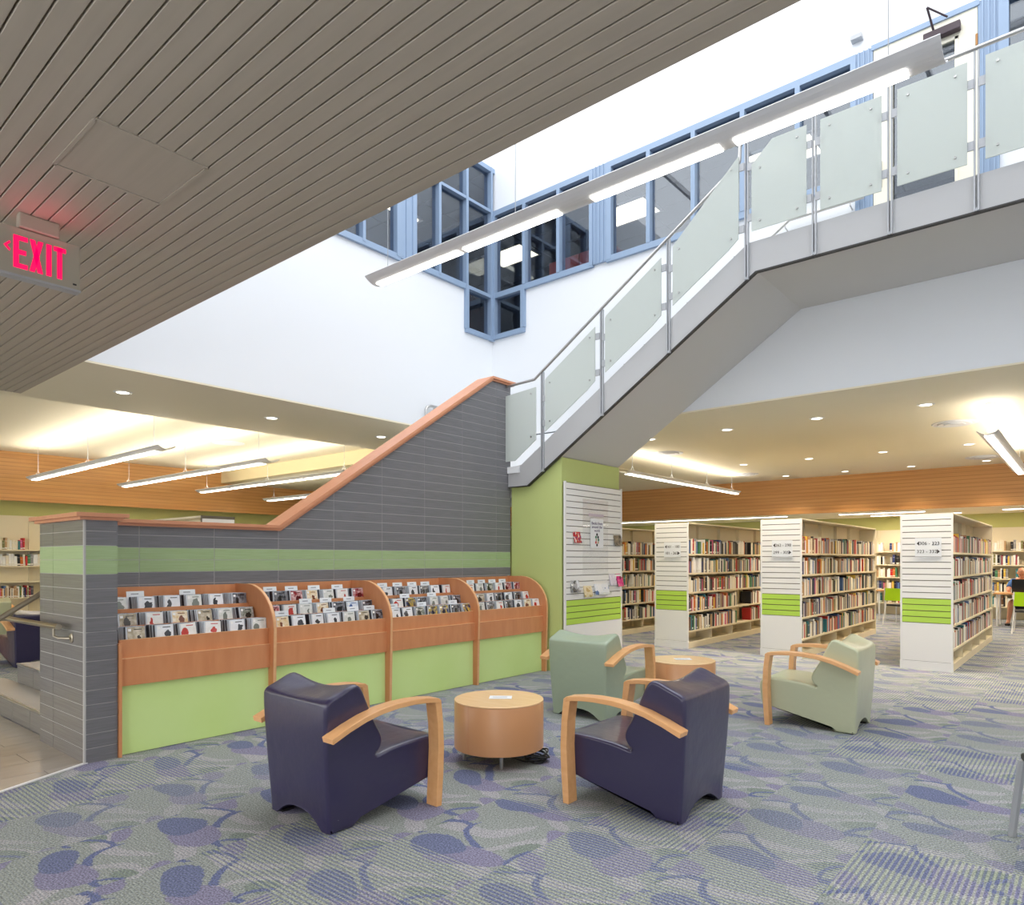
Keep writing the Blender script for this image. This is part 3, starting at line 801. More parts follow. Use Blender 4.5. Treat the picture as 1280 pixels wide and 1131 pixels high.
# rail on the wall side of the bridge
wr = thing('handrail', 'steel handrail on the far side of the upper bridge', 'handrail', (-3, YF - .1, 5.3))
MB().tube([(-5.2, YF - .1, 4.2), (-2.9, YF - .1, 5.72), (-2.05, YF - .1, 5.72)], .018, 10).obj('rail', M_steel, wr, smooth=True)
for x, z in ((-4.6, 4.6), (-2.95, 5.69), (-2.2, 5.72)): MB().tube([(x, YF - .1, z), (x, YF - .1, z - .05), (x, YF, z - .06)], .008, 6).obj('bracket', M_steel, wr)

# ---------------------------------------------------------------- slat boards
def slat_run(parent, u0, u1, z0, n_g, n_w, pitch, face, plane):
    """face 'x': board in a plane X=plane facing +X, u along Y; face 'y': facing -Y at Y=plane, u along X"""
    for i in range(n_g + n_w):
        za, zb_ = z0 + i * pitch + .005, z0 + (i + 1) * pitch - .005
        m = M_slatg if i < n_g else M_slat
        if face == 'x': MB().box(plane - .014, plane, u0, u1, za, zb_).obj('slat', m, parent)
        else: MB().box(u0, u1, plane, plane + .014, za, zb_).obj('slat', m, parent)
M_gap = mat('slat_gap', rgb(104, 96, 84), .8)
sb = thing('slatwall_panel', 'tall white slatwall display board with a lime band on the green column', 'display board', (XC, 8.2, 0))
X2 = -5.36
MB().box(XC, X2 - .012, YC + .03, 8.87, .02, 2.53).obj('backing', M_gap, sb)
MB().box(X2 - .02, X2 + .004, YC, YC + .03, .02, 2.54).box(X2 - .02, X2 + .004, 8.87, 8.895, .02, 2.54).obj('side_trim', M_slat, sb)
MB().box(X2 - .02, X2, YC + .03, 8.87, .02, .62).obj('base_panel', M_slat, sb)
slat_run(sb, YC + .03, 8.87, .62, 4, 19, .0829, 'x', X2)

# leaflets, poster on the board
PAL = [rgb(200, 60, 60), rgb(60, 80, 150), rgb(230, 200, 90), rgb(60, 120, 90), rgb(230, 228, 222), rgb(40, 40, 46), rgb(210, 120, 60), rgb(120, 160, 200), rgb(190, 170, 150), rgb(130, 60, 110), rgb(215, 90, 140)]
def cover_mat(name, c1, c2, c3, sc=18):
    m = mat(name, c1, 0.25, coat=0.3)
    nt, N, L, B = NT(m)
    tc = N.new('ShaderNodeTexCoord'); oi = N.new('ShaderNodeObjectInfo')
    mu = N.new('ShaderNodeMath'); mu.operation = 'MULTIPLY'; mu.inputs[1].default_value = 91; L.new(oi.outputs['Random'], mu.inputs[0])
    va = N.new('ShaderNodeVectorMath'); va.operation = 'ADD'; L.new(tc.outputs['Object'], va.inputs[0]); L.new(mu.outputs[0], va.inputs[1])
    n = N.new('ShaderNodeTexNoise'); n.inputs['Scale'].default_value = sc; n.inputs['Detail'].default_value = 2
    L.new(va.outputs[0], n.inputs['Vector'])
    r = N.new('ShaderNodeValToRGB'); r.color_ramp.interpolation = 'CONSTANT'
    r.color_ramp.elements[0].position = 0; r.color_ramp.elements[0].color = c2
    r.color_ramp.elements[1].position = .40; r.color_ramp.elements[1].color = c1
    e = r.color_ramp.elements.new(.58); e.color = c3
    L.new(n.outputs[0], r.inputs[0]); L.new(r.outputs[0], B.inputs['Base Color'])
    return m
def booklet(y, z, w, h, m, label, cat='booklet', holder=True, x=X2):
    t = thing('booklet', label, cat, (x + .03, y, z))
    a = math.radians(-14)
    b_ = MB().box(0, .008, -w / 2, w / 2, 0, h).obj('cover', m, t, world=False); b_.rotation_euler = (0, a, 0)
    hm = MB().box(-.025, .04, -w / 2 - .005, w / 2 + .005, -.006, 0).box(.032, .036, -w / 2, w / 2, 0, .035).box(-.028, -.024, -w / 2, w / 2, -.006, .05)
    hm.obj('acrylic_holder', G_clear, t, world=False)
booklet(7.72, 1.72, .17, .27, cover_mat('cov_red_comic', rgb(190, 40, 50), rgb(40, 60, 130), rgb(230, 225, 220), 22), 'red and blue booklet in a clear holder on the slatwall board')
booklet(8.76, 1.70, .2, .3, cover_mat('cov_grey_brown', rgb(112, 104, 94), rgb(70, 66, 60), rgb(140, 128, 110), 14), 'dark grey and brown booklet in a clear holder near the board edge')
booklet(7.68, 1.06, .20, .28, cover_mat('cov_grey', rgb(150, 152, 156), rgb(60, 62, 66), rgb(220, 222, 226), 16), 'grey monochrome booklet low on the slatwall board')
booklet(7.98, .98, .20, .26, cover_mat('cov_cream', rgb(228, 212, 172), rgb(222, 204, 160), rgb(200, 170, 110), 16), 'cream booklet with a small figure low on the slatwall board')
booklet(8.33, 1.0, .36, .30, cover_mat('cov_white_blue', rgb(232, 234, 238), rgb(90, 120, 170), rgb(240, 240, 240), 10), 'wide white open magazine with pictures on the slatwall board', 'magazine')
booklet(8.62, 1.12, .16, .26, cover_mat('cov_lilac', rgb(222, 214, 228), rgb(210, 200, 222), rgb(235, 230, 238), 12), 'pale lilac booklet between the magazine and the pink one')
booklet(8.82, 1.10, .16, .26, cover_mat('cov_pink', rgb(210, 50, 130), rgb(40, 30, 40), rgb(226, 90, 150), 20), 'bright pink and black booklet at the board edge')
ps = thing('poster_sign', 'narrow white poster about books from around the world in a clear sleeve', 'poster', (X2 + .012, 8.19, 1.66))
MB().box(X2 + .006, X2 + .010, 7.86, 8.5, 1.30, 2.33).obj('acrylic_sleeve', G_clear, ps)
MB().box(X2 + .0105, X2 + .0135, 8.04, 8.37, 1.66, 2.07).obj('sheet', M_paper, ps)
RX = (PI / 2, 0, PI / 2)
for s_, z in (('Books from', 1.985), ('around the', 1.935), ('world', 1.885)):
    text('lettering', s_, .058, ps, (.003, .015, z - 1.66), RX, M_purpleink)
hx = MB()
for r_, q in ((0, 1), (1, 2), (2, 2), (3, 2), (4, 1)):
    for k in range(q):
        cy = 8.205 + (k - (q - 1) / 2) * .055 + (.01 if r_ == 2 else 0); cz = 1.70 + r_ * .037
        hx.prism([(cy + .022 * math.cos(t * PI / 3), cz + .022 * math.sin(t * PI / 3)) for t in range(6)], 'x', X2 + .0134, X2 + .0148, (r_ + k) % 4)
hx.obj('picture_cluster', [mat('pc1', PAL[5]), mat('pc2', PAL[0]), mat('pc3', PAL[8]), mat('pc4', PAL[3])], ps)
MB().box(X2 + .012, X2 + .0135, 8.0, 8.38, 2.10, 2.135).obj('banner_strip', mat('pink_strip', rgb(206, 190, 200)), ps)

# ---------------------------------------------------------------- disc racks
YR = [2.08, 3.38, 4.72, 6.06, 7.40]
rackn = ['beside tiled pillar', 'second from pillar', 'third from pillar', 'against green column']
XFN = -5.60
def sidepoly():
    p = [(XT + .01, 0), (XFN - .02, 0), (XFN, .86)]
    for i in range(1, 9):
        a = PI / 2 * i / 8
        p.append((XFN - .46 * (1 - math.cos(a)), .86 + .41 * math.sin(a)))
    p += [(XT + .01, 1.27)]
    return p
LIPX = [-5.69, -5.86, -6.03]; LIPZ = [.88, .972, 1.095]
def disc_cover(name, c1, c2, c3):
    m = mat(name, c1, 0.22, coat=0.4)
    nt, N, L, B = NT(m)
    def M(op, a, b=None):
        n = N.new('ShaderNodeMath'); n.operation = op
        for i, q in enumerate((a, b)):
            if q is None: continue
            if isinstance(q, (int, float)): n.inputs[i].default_value = q
            else: L.new(q, n.inputs[i])
        return n.outputs[0]
    tc = N.new('ShaderNodeTexCoord'); oi = N.new('ShaderNodeObjectInfo'); R_ = oi.outputs['Random']
    va = N.new('ShaderNodeVectorMath'); va.operation = 'ADD'; L.new(tc.outputs['Object'], va.inputs[0]); L.new(M('MULTIPLY', R_, 91), va.inputs[1])
    n = N.new('ShaderNodeTexNoise'); n.inputs['Scale'].default_value = 26; n.inputs['Detail'].default_value = 3; L.new(va.outputs[0], n.inputs['Vector'])
    sp = N.new('ShaderNodeSeparateXYZ'); L.new(tc.outputs['Object'], sp.inputs[0])
    w = M('MULTIPLY', M('SUBTRACT', n.outputs[0], .5), .05)
    y = M('ADD', M('ADD', sp.outputs[1], w), M('MULTIPLY', M('SUBTRACT', R_, .5), .06))
    z = M('ADD', M('SUBTRACT', sp.outputs[2], .048), w)
    f2 = M('FRACT', M('MULTIPLY', R_, 7.3))
    rx = M('ADD', M('MULTIPLY', f2, .022), .012); rz = M('ADD', M('MULTIPLY', M('FRACT', M('MULTIPLY', R_, 13.7)), .03), .018)
    e = M('LESS_THAN', M('ADD', M('POWER', M('DIVIDE', y, rx), 2), M('POWER', M('DIVIDE', z, rz), 2)), 1)
    st = M('MULTIPLY', M('LESS_THAN', M('ABSOLUTE', M('ADD', sp.outputs[1], .042)), .011), M('LESS_THAN', M('ABSOLUTE', M('SUBTRACT', sp.outputs[2], .100)), .010))
    ln = M('MULTIPLY', M('LESS_THAN', M('ABSOLUTE', M('SUBTRACT', sp.outputs[1], .018)), .03), M('LESS_THAN', M('ABSOLUTE', M('SUBTRACT', sp.outputs[2], .104)), .0035))
    r_ = N.new('ShaderNodeValToRGB'); r_.color_ramp.elements[0].position = .35; r_.color_ramp.elements[0].color = c1
    r_.color_ramp.elements[1].position = .68; r_.color_ramp.elements[1].color = c3; L.new(n.outputs[0], r_.inputs[0])
    c = r_.outputs[0]
    for col_, mk in ((c2, e), (c2, ln), (rgb(240, 238, 236), st)):
        x = N.new('ShaderNodeMix'); x.data_type = 'RGBA'; L.new(mk, x.inputs[0]); L.new(c, x.inputs[6]); x.inputs[7].default_value = col_; c = x.outputs[2]
    L.new(c, B.inputs['Base Color'])
    return m
COV = [disc_cover('cover_%d' % i, *c) for i, c in enumerate([
    (rgb(226, 228, 232), rgb(60, 60, 66), rgb(235, 236, 240)), (rgb(230, 228, 222), rgb(190, 60, 50), rgb(240, 238, 236)),
    (rgb(200, 214, 230), rgb(70, 100, 160), rgb(240, 240, 244)), (rgb(150, 28, 40), rgb(90, 16, 24), rgb(220, 190, 190)),
    (rgb(40, 42, 50), rgb(16, 16, 20), rgb(150, 150, 156)), (rgb(34, 52, 110), rgb(20, 24, 50), rgb(220, 190, 70)),
    (rgb(160, 146, 120), rgb(60, 52, 44), rgb(210, 200, 180)), (rgb(210, 212, 206), rgb(120, 126, 118), rgb(230, 230, 226)),
    (rgb(96, 110, 96), rgb(40, 44, 40), rgb(200, 196, 190)), (rgb(220, 190, 140), rgb(120, 70, 50), rgb(240, 230, 210))])]
COVN = ['white and black', 'white and red', 'pale blue', 'crimson', 'black', 'navy and yellow', 'tan', 'pale grey', 'dark green', 'amber']
M_jewel = mat('clear_case_plastic', rgb(196, 202, 210), 0.15)
M_jewd = mat('smoky_case_plastic', rgb(60, 60, 68), 0.2)
CW, CH, CT = .142, .125, .0105
CASE = []
for m in COV:
    b = MB().box(-CT, 0, -CW / 2, CW / 2, 0, CH, 1)
    b.box(-.001, .0008, -CW / 2 + .012, CW / 2 - .002, .003, CH - .003, 0)
    CASE.append(b.mesh('disc_case', [m, M_jewel]))
CASED = [MB().box(-CT, 0, -CW / 2, CW / 2, 0, CH, 1).box(-.001, .0008, -CW / 2 + .012, CW / 2 - .002, .003, CH - .003, 0).mesh('disc_case', [m, M_jewd]) for m in COV]
dcard = MB().box(-.003, 0, -.07, .07, 0, .165)
DCM = dcard.mesh('divider_card', M_paper)
M_grtext = mat('faint_print', rgb(150, 150, 156), .7)
cards = {0: {2: (.2, .55)}, 1: {2: (.16, .34, .54, .76), 1: (.38, .56, .78), 0: (.1, .5, .72, .88)}, 2: {2: (.2, .37, .54, .70), 1: (.34, .66), 0: (.1, .42, .8)}, 3: {2: (.12, .28, .44, .6, .76), 1: (), 0: ()}}
tiern = ['front', 'middle', 'back']
stuffcase = MB()
ORD = ['first', 'second', 'third', 'fourth', 'fifth', 'sixth', 'seventh']
for i in range(4):
    y0, y1 = YR[i], YR[i + 1]
    t = thing('disc_rack', 'tiered cherry wood disc rack with lime front panel, %s' % rackn[i], 'display rack', (-5.95, (y0 + y1) / 2, 0), group='cherry wood disc racks along the tiled wall')
    TH = .034
    a0 = y0 if i else y0 + .0
    MB().prism(sidepoly(), 'y', y1 - TH, y1).obj('side_panel', W_rack, t)
    ed = MB(); sp_ = sidepoly()[1:-1]
    for q in range(len(sp_) - 1):
        (xa, za), (xb, zb_) = sp_[q], sp_[q + 1]
        ed.prism([(xa, za), (xa + .004, za + .002), (xb + .004 * (1 if q < 6 else .3), zb_ + .004), (xb, zb_)], 'y', y1 - TH + .004, y1 - .004)
    ed.obj('edge_band', W_edge, t, fixn=True)
    if i == 0:
        MB().box(XT + .01, XFN - .03, y0 + .002, y0 + .022, 0, .86).obj('side_panel', W_rack, t)
        a0 = y0 + .022
    e1 = y1 - TH
    MB().box(-5.70, -5.68, a0, e1, .735, .88).obj('upper_fascia', W_rack, t)
    MB().box(-5.68, -5.655, a0, e1, .533, .738).obj('lower_fascia', W_rack, t)
    MB().box(-5.68, -5.653, a0, e1, .7385, .7425).box(-5.70, -5.679, a0, e1, .880, .883).obj('edge_strip', W_edge, t)
    MB().box(-5.70, -5.685, a0, e1, .004, .54).obj('front_panel', M_lime, t)
    MB().box(XT + .012, XT + .03, a0, e1, .5, 1.265).obj('back_panel', W_rack, t)
    for j in range(3):
        zf = LIPZ[j] - (.030 if j else .030)
        nx = LIPX[j + 1] if j < 2 else XT + .03
        MB().box(nx, LIPX[j] - .01, a0, e1, zf - .015, zf).obj('shelf', W_rack, t)
        if j: MB().box(LIPX[j] - .012, LIPX[j] + .004, a0, e1, LIPZ[j] - .14, LIPZ[j]).obj('lip', W_rack, t)
        # disc cases in leaning stacks
        n = 6 if i == 0 else 7
        pitch = (e1 - a0 - .02) / n
        for s_ in range(n):
            yc = a0 + .015 + pitch * (s_ + .5) + random.uniform(-.012, .012) + .02
            depth = 8 if pitch > .17 else 9
            lean = math.radians(-10 + random.uniform(-4, 3)); yaw = math.radians(random.uniform(-5, 5)); roll = random.uniform(-.03, .03)
            ind = 4 if i < 2 else 3
            for k in range(depth):
                ci = random.choice((0, 0, 0, 1, 1, 2, 7, 7, 7, 3, 4, 4, 4, 5, 6, 6, 8, 9)); dark = random.random() < .35
                x = LIPX[j] - .016 - k * .0135; yy = yc - k * .0055 + random.uniform(-.002, .002)
                if k < ind:
                    o = link('disc_case', (CASED if dark and k else CASE)[ci], None, (x, yy, zf + random.uniform(0, .003)), (roll, lean, yaw))
                    pos = ('front of stack %d' % (s_ + 1) if 0 else ORD[s_] + ' stack front') if k == 0 else ORD[s_] + ' stack, behind'
                    tag(o, '%s disc case, %s, %s row, rack %s' % (COVN[ci], pos, tiern[j], rackn[i]), 'disc case', 'disc cases in the %s row of the rack %s' % (tiern[j], rackn[i]))
                else:
                    n0 = len(stuffcase.v); stuffcase.box(-CT, 0, -CW / 2, CW / 2, 0, CH, 1 if dark else 0)
                    R = Matrix.Translation((x, yy, zf)) @ Matrix.Rotation(yaw, 4, 'Z') @ Matrix.Rotation(lean, 4, 'Y')
                    for q in range(n0, len(stuffcase.v)): stuffcase.v[q] = tuple(R @ Vector(stuffcase.v[q]))
        for f_ in cards[i].get(j, ()):
            y = a0 + (e1 - a0) * f_ + .05
            o = link('divider_card', DCM, None, (LIPX[j] - .105, y, zf + .004), (0, math.radians(-8), 0))
            tag(o, '%s white divider card in the %s row of the disc rack %s' % (ORD[cards[i][j].index(f_)], tiern[j], rackn[i]), 'divider card', 'white divider cards in the disc racks')
            w = link('print_line', MB().box(.0003, .001, -.035, .025, .138, .146).mesh('print_line', M_grtext), o)
stuffcase.top('disc_case_backs', [M_jewel, M_jewd], 'rear disc cases packed behind the front ones in all four racks', 'disc cases', kind='stuff')

# ---------------------------------------------------------------- armchairs
def chaikin(p, n=2):
    for _ in range(n):
        q = []
        for i in range(len(p)):
            a, b = p[i], p[(i + 1) % len(p)]
            q += [(a[0] * .75 + b[0] * .25, a[1] * .75 + b[1] * .25), (a[0] * .25 + b[0] * .75, a[1] * .25 + b[1] * .75)]
        p = q
    return p
PROF = chaikin([(-.005, .005), (.0, .02), (-.028, .35), (-.045, .69), (-.03, .735), (.05, .765), (.125, .80), (.165, .805), (.20, .775), (.245, .675), (.295, .57), (.345, .49), (.352, .44), (.325, .395), (.305, .385), (.31, .375), (.345, .385),
                (.45, .405), (.68, .418), (.765, .412), (.805, .38), (.808, .30), (.785, .17), (.775, .155), (.70, .155), (.5, .145), (.36, .115), (.24, .06), (.165, .005), (.155, .0), (.01, .0)], 2)
def armchair_mesh():
    k = len(PROF); W = .315
    # outward normals for rounding the sides
    nr = []
    for i in range(k):
        a, b = PROF[i - 1], PROF[(i + 1) % k]
        d = Vector((b[0] - a[0], b[1] - a[1])); d.normalize(); nr.append((-d.y, d.x))
    ar = sum(PROF[i][0] * PROF[(i + 1) % k][1] - PROF[(i + 1) % k][0] * PROF[i][1] for i in range(k))
    sg = 1 if ar < 0 else -1
    st_ = [(-W, .020), (-W + .004, .010), (-W + .012, .003), (-W + .026, 0)] + [(-.24 + .06 * i, 0) for i in range(9)] + [(W - .026, 0), (W - .012, .003), (W - .004, .010), (W, .020)]
    mb = MB()
    for x, ins in st_:
        u = min(1, abs(x) / .27); a = math.cos(u * PI / 2) ** 1.0 if u < 1 else 0
        arch = max(0, 1 - (abs(x) / .235) ** 2.6)
        for i, (y, z) in enumerate(PROF):
            yy = y - sg * nr[i][0] * ins; zz = z - sg * nr[i][1] * ins
            if z > .60 and y < .27: zz -= .036 * a * min(1, max(0, z - .72) / .07)
            if y < .3 and z < .20:
                lift = .085 * arch * (1 - z / .20) * (1 - max(0, y - .17) / .13 * .6)
                zz += lift
            if z > .38 and y > .30 and y < .76: zz -= .012 * a
            if y < .02 and z < .7: yy += .0
            zz = max(zz, 0.004)
            xx = x * 1.062 * (1 - .085 * (.73 - z) / .73)
            mb.v.append((xx, yy, zz))
    ns = len(st_)
    for s_ in range(ns - 1):
        for i in range(k):
            j = (i + 1) % k
            mb.f.append((s_ * k + i, s_ * k + j, (s_ + 1) * k + j, (s_ + 1) * k + i)); mb.m.append(0)
    mb.f.append(tuple(range(k))); mb.m.append(0)
    mb.f.append(tuple((ns - 1) * k + i for i in reversed(range(k)))); mb.m.append(0)
    return mb
ARMT = [(-.058, .552), (.05, .598), (.16, .636), (.27, .661), (.38, .674), (.50, .677), (.60, .672), (.70, .658)]
def arm_mb(s):
    th = .030
    top = ARMT; botm = [(y + .008, z - th) for y, z in reversed(ARMT)]
    x0, x1 = (.322, .418) if s > 0 else (-.418, -.322)
    return MB().prism(top + botm, 'x', x0, x1)
def leg_mb(s):
    out = [(.700, .658), (.722, .642), (.738, .5), (.745, .35), (.740, .2), (.725, 0)]
    inn = [(.682, 0), (.693, .2), (.700, .35), (.694, .5), (.675, .633)]
    x0, x1 = (.320, .414) if s > 0 else (-.414, -.320)
    return MB().prism(out + inn, 'x', x0, x1)
def armchair(label, m, loc, rz, group=None):
    t = thing('armchair', label, 'armchair', loc, rz, group)
    armchair_mesh().obj('upholstery', m, t, world=False, smooth=True, sharp=60, fixn=True).modifiers.new('weighted', 'WEIGHTED_NORMAL')
    for s in (1, -1):
        o = arm_mb(s).obj('armrest', W_arm, t, world=False, fixn=True); bevel(o.data, .0025, 1)
        o = leg_mb(s).obj('leg', W_arm, t, world=False, fixn=True); bevel(o.data, .0025, 1)
        MB().box(s * .21, s * .29, .02, .10, 0, .012).obj('foot_glide', M_black, t, world=False)
    MB().box(.302, .309, .05, .058, .07, .13).obj('care_tag', M_paper, t, world=False)
    return t
AG = 'upholstered lounge armchairs with bent wood arms'
armchair('indigo leather armchair with bent wood arms, standing beside the disc racks', L_blue, (-3.475, 2.235, 0), math.radians(-1.5), AG)
armchair('indigo leather armchair with bent wood arms, in front of the sage armchair', L_blue, (-1.785, 3.885, 0), math.radians(91), AG)
armchair('sage green armchair with bent wood arms, its back to the disc racks end', L_sage, (-3.74, 5.42, 0), math.radians(0), AG)
armchair('pale green armchair with bent wood arms, standing alone before the book stacks', L_pale, (-1.57, 6.70, 0), math.radians(91), AG)
armchair('indigo armchair seen beyond the steps behind the tiled pillar', L_blue, (-11.36, 3.18, 0), math.radians(90), AG)
armchair('pale green armchair seen beyond the handrail near the wall shelves', L_pale, (-15.2, 3.45, 0), math.radians(90), AG)

# ---------------------------------------------------------------- drum tables
def drum(label, loc, group, glow):
    t = thing('drum_table', label, 'table', loc, 0, group)
    R = .335
    MB().lathe([(R - .006, .100), (R, .104), (R, .440), (R - .002, .444)], n=64).obj('drum_body', W_table, t, world=False, smooth=True)
    MB().lathe([(R - .004, .444), (R, .446), (R, .453), (R - .004, .456)], n=64).obj('top', W_ttop, t, world=False, smooth=True)
    MB().box(-.001, .001, -R - .0006, -R + .005, .105, .444).obj('veneer_seam', W_rack, t, world=False)
    for a in (35, 125, 215, 305):
        a = math.radians(a + glow); MB().tube([(.26 * math.cos(a), .26 * math.sin(a), 0), (.26 * math.cos(a), .26 * math.sin(a), .102)], .014, 12).obj('foot', M_steel, t, world=False, smooth=True)
    return t
drum('round drum side table between the two indigo armchairs', (-3.425, 3.915, 0), 'round maple drum tables', 10)
drum('round drum side table behind the indigo armchair, near the stacks', (-3.285, 6.655, 0), 'round maple drum tables', 10)
def slip(loc, rz, label):
    o = MB().box(-.085, .085, -.055, .055, 0, .002).obj('paper_notice', M_paper, None, world=False); o.location = loc; o.rotation_euler = (0, 0, rz)
    tag(o, label, 'paper', 'paper notices on the drum tables')
    for q in range(3): MB().box(-.06, .05, .022 - q * .02, .026 - q * .02, .002, .0024).obj('print_line', M_grtext, o, world=False)
slip((-3.43, 3.94, .457), math.radians(38), 'white paper notice on the drum table between the indigo armchairs')
slip((-3.29, 6.68, .457), math.radians(38), 'white paper notice on the drum table near the book stacks')
cc = MB()
for q in range(7):
    pts = []
    r = .07 + .008 * (q % 4)
    for a in range(21):
        th = 2 * PI * a / 20
        pts.append((-3.17 + r * math.cos(th) * (1 + .1 * math.sin(q)), 4.05 + r * math.sin(th), .012 + .010 * q + .012 * math.sin(2 * th + q)))
    cc.tube(pts, .0055, 6, caps=False)
cc.tube([(-3.10, 4.05, .02), (-3.2, 3.95, .012), (-3.35, 3.98, .01), (-3.45, 3.9, .05), (-3.45, 3.9, .1)], .0055, 6)
cc.top('cable_coil', M_black, 'coiled black power cable lying under the drum table', 'cable', smooth=True)

# ---------------------------------------------------------------- book stacks
BCOL = [('red', (192, 44, 42)), ('crimson', (146, 50, 66)), ('navy', (44, 54, 106)), ('blue', (84, 114, 164)), ('green', (74, 130, 92)), ('olive', (132, 130, 82)), ('black', (32, 31, 34)), ('charcoal', (86, 86, 92)),
        ('brown', (112, 76, 52)), ('orange', (208, 112, 48)), ('yellow', (222, 186, 76)), ('cream', (236, 226, 204)), ('white', (244, 242, 238)), ('grey', (150, 150, 152)), ('teal', (48, 122, 130)), ('pink', (204, 90, 130)), ('tan', (186, 150, 110))]
BW = [6, 3, 5, 5, 4, 3, 9, 8, 5, 4, 4, 20, 26, 9, 3, 1, 8]
M_page = mat('page_paper', rgb(232, 226, 210), .8)
def book_mat(n, c):
    m = mat('spine_' + n, rgb(*c), .5)
    nt, N, L, B = NT(m)
    tc = N.new('ShaderNodeTexCoord'); s = N.new('ShaderNodeSeparateXYZ'); L.new(tc.outputs['Object'], s.inputs[0])
    a = N.new('ShaderNodeMath'); a.operation = 'COMPARE'; a.inputs[1].default_value = .13; a.inputs[2].default_value = .055
    L.new(s.outputs[2], a.inputs[0])
    b = N.new('ShaderNodeMath'); b.operation = 'COMPARE'; b.inputs[1].default_value = .72; b.inputs[2].default_value = .035
    L.new(s.outputs[2], b.inputs[0])
    x = N.new('ShaderNodeMix'); x.data_type = 'RGBA'; x.inputs[6].default_value = rgb(*c); x.inputs[7].default_value = rgb(232, 228, 218)
    L.new(a.outputs[0], x.inputs[0])
    y = N.new('ShaderNodeMix'); y.data_type = 'RGBA'; y.inputs[7].default_value = rgb(*[min(255, int(v * .5 + 118)) for v in c])
    bs = N.new('ShaderNodeMath'); bs.operation = 'MULTIPLY'; bs.inputs[1].default_value = .7; L.new(b.outputs[0], bs.inputs[0])
    L.new(bs.outputs[0], y.inputs[0]); L.new(x.outputs[2], y.inputs[6]); L.new(y.outputs[2], B.inputs['Base Color'])
    return m
BM_ = [book_mat(n, c) for n, c in BCOL]
def unit_book(m):
    # spine faces +X at x=0; unit size 1 x 1 x 1, thickness along Y
    b = MB()
    b.prism([(-1, -.5), (-.06, -.5), (-.015, -.36), (0, -.12), (0, .12), (-.015, .36), (-.06, .5), (-1, .5)], 'z', 0, 1, 0)
    b.box(-.98, -.06, -.40, .40, .985, 1.002, 1)
    return b.mesh('book', [m, M_page])
UB = [unit_book(m) for m in BM_]
FW = (-math.sin(math.radians(40.1)), math.cos(math.radians(40.1)))
BOOKS = []   # (size_in_view, x, y, z, th, h, depth, rot, color, shelfname, casename, facing)
def fill(x, y0, y1, z, hmax, shelf, case, face='x', dens=1.0, th=(.026, .062), density_gap=.03):
    y = y0
    while y < y1 - .03:
        if random.random() < density_gap: y += random.uniform(.05, .2); continue
        if random.random() > dens: y += .3; continue
        t_ = random.uniform(*th); h = hmax * random.uniform(.72, 1.0); dp = random.uniform(.15, .21)
        if y + t_ > y1: break
        ci = random.choices(range(len(BCOL)), BW)[0]
        yy = y + t_ / 2
        px, py = (x, yy) if face == 'x' else (yy, x)
        dist = px * FW[0] + py * FW[1]
        obl = abs(px) / math.hypot(px, py) if face == 'x' else abs(py) / math.hypot(px, py)
        BOOKS.append((t_ * h * obl / dist ** 2, x, yy, z, t_ * .95, h, dp, random.choice((0, 0, 0, 0, random.uniform(-.05, .05))), ci, shelf, case, face))
        y += t_
SHN = ['bottom', 'fourth', 'third', 'second', 'top']
LEV = [.295, .62, .945, 1.27, 1.595]
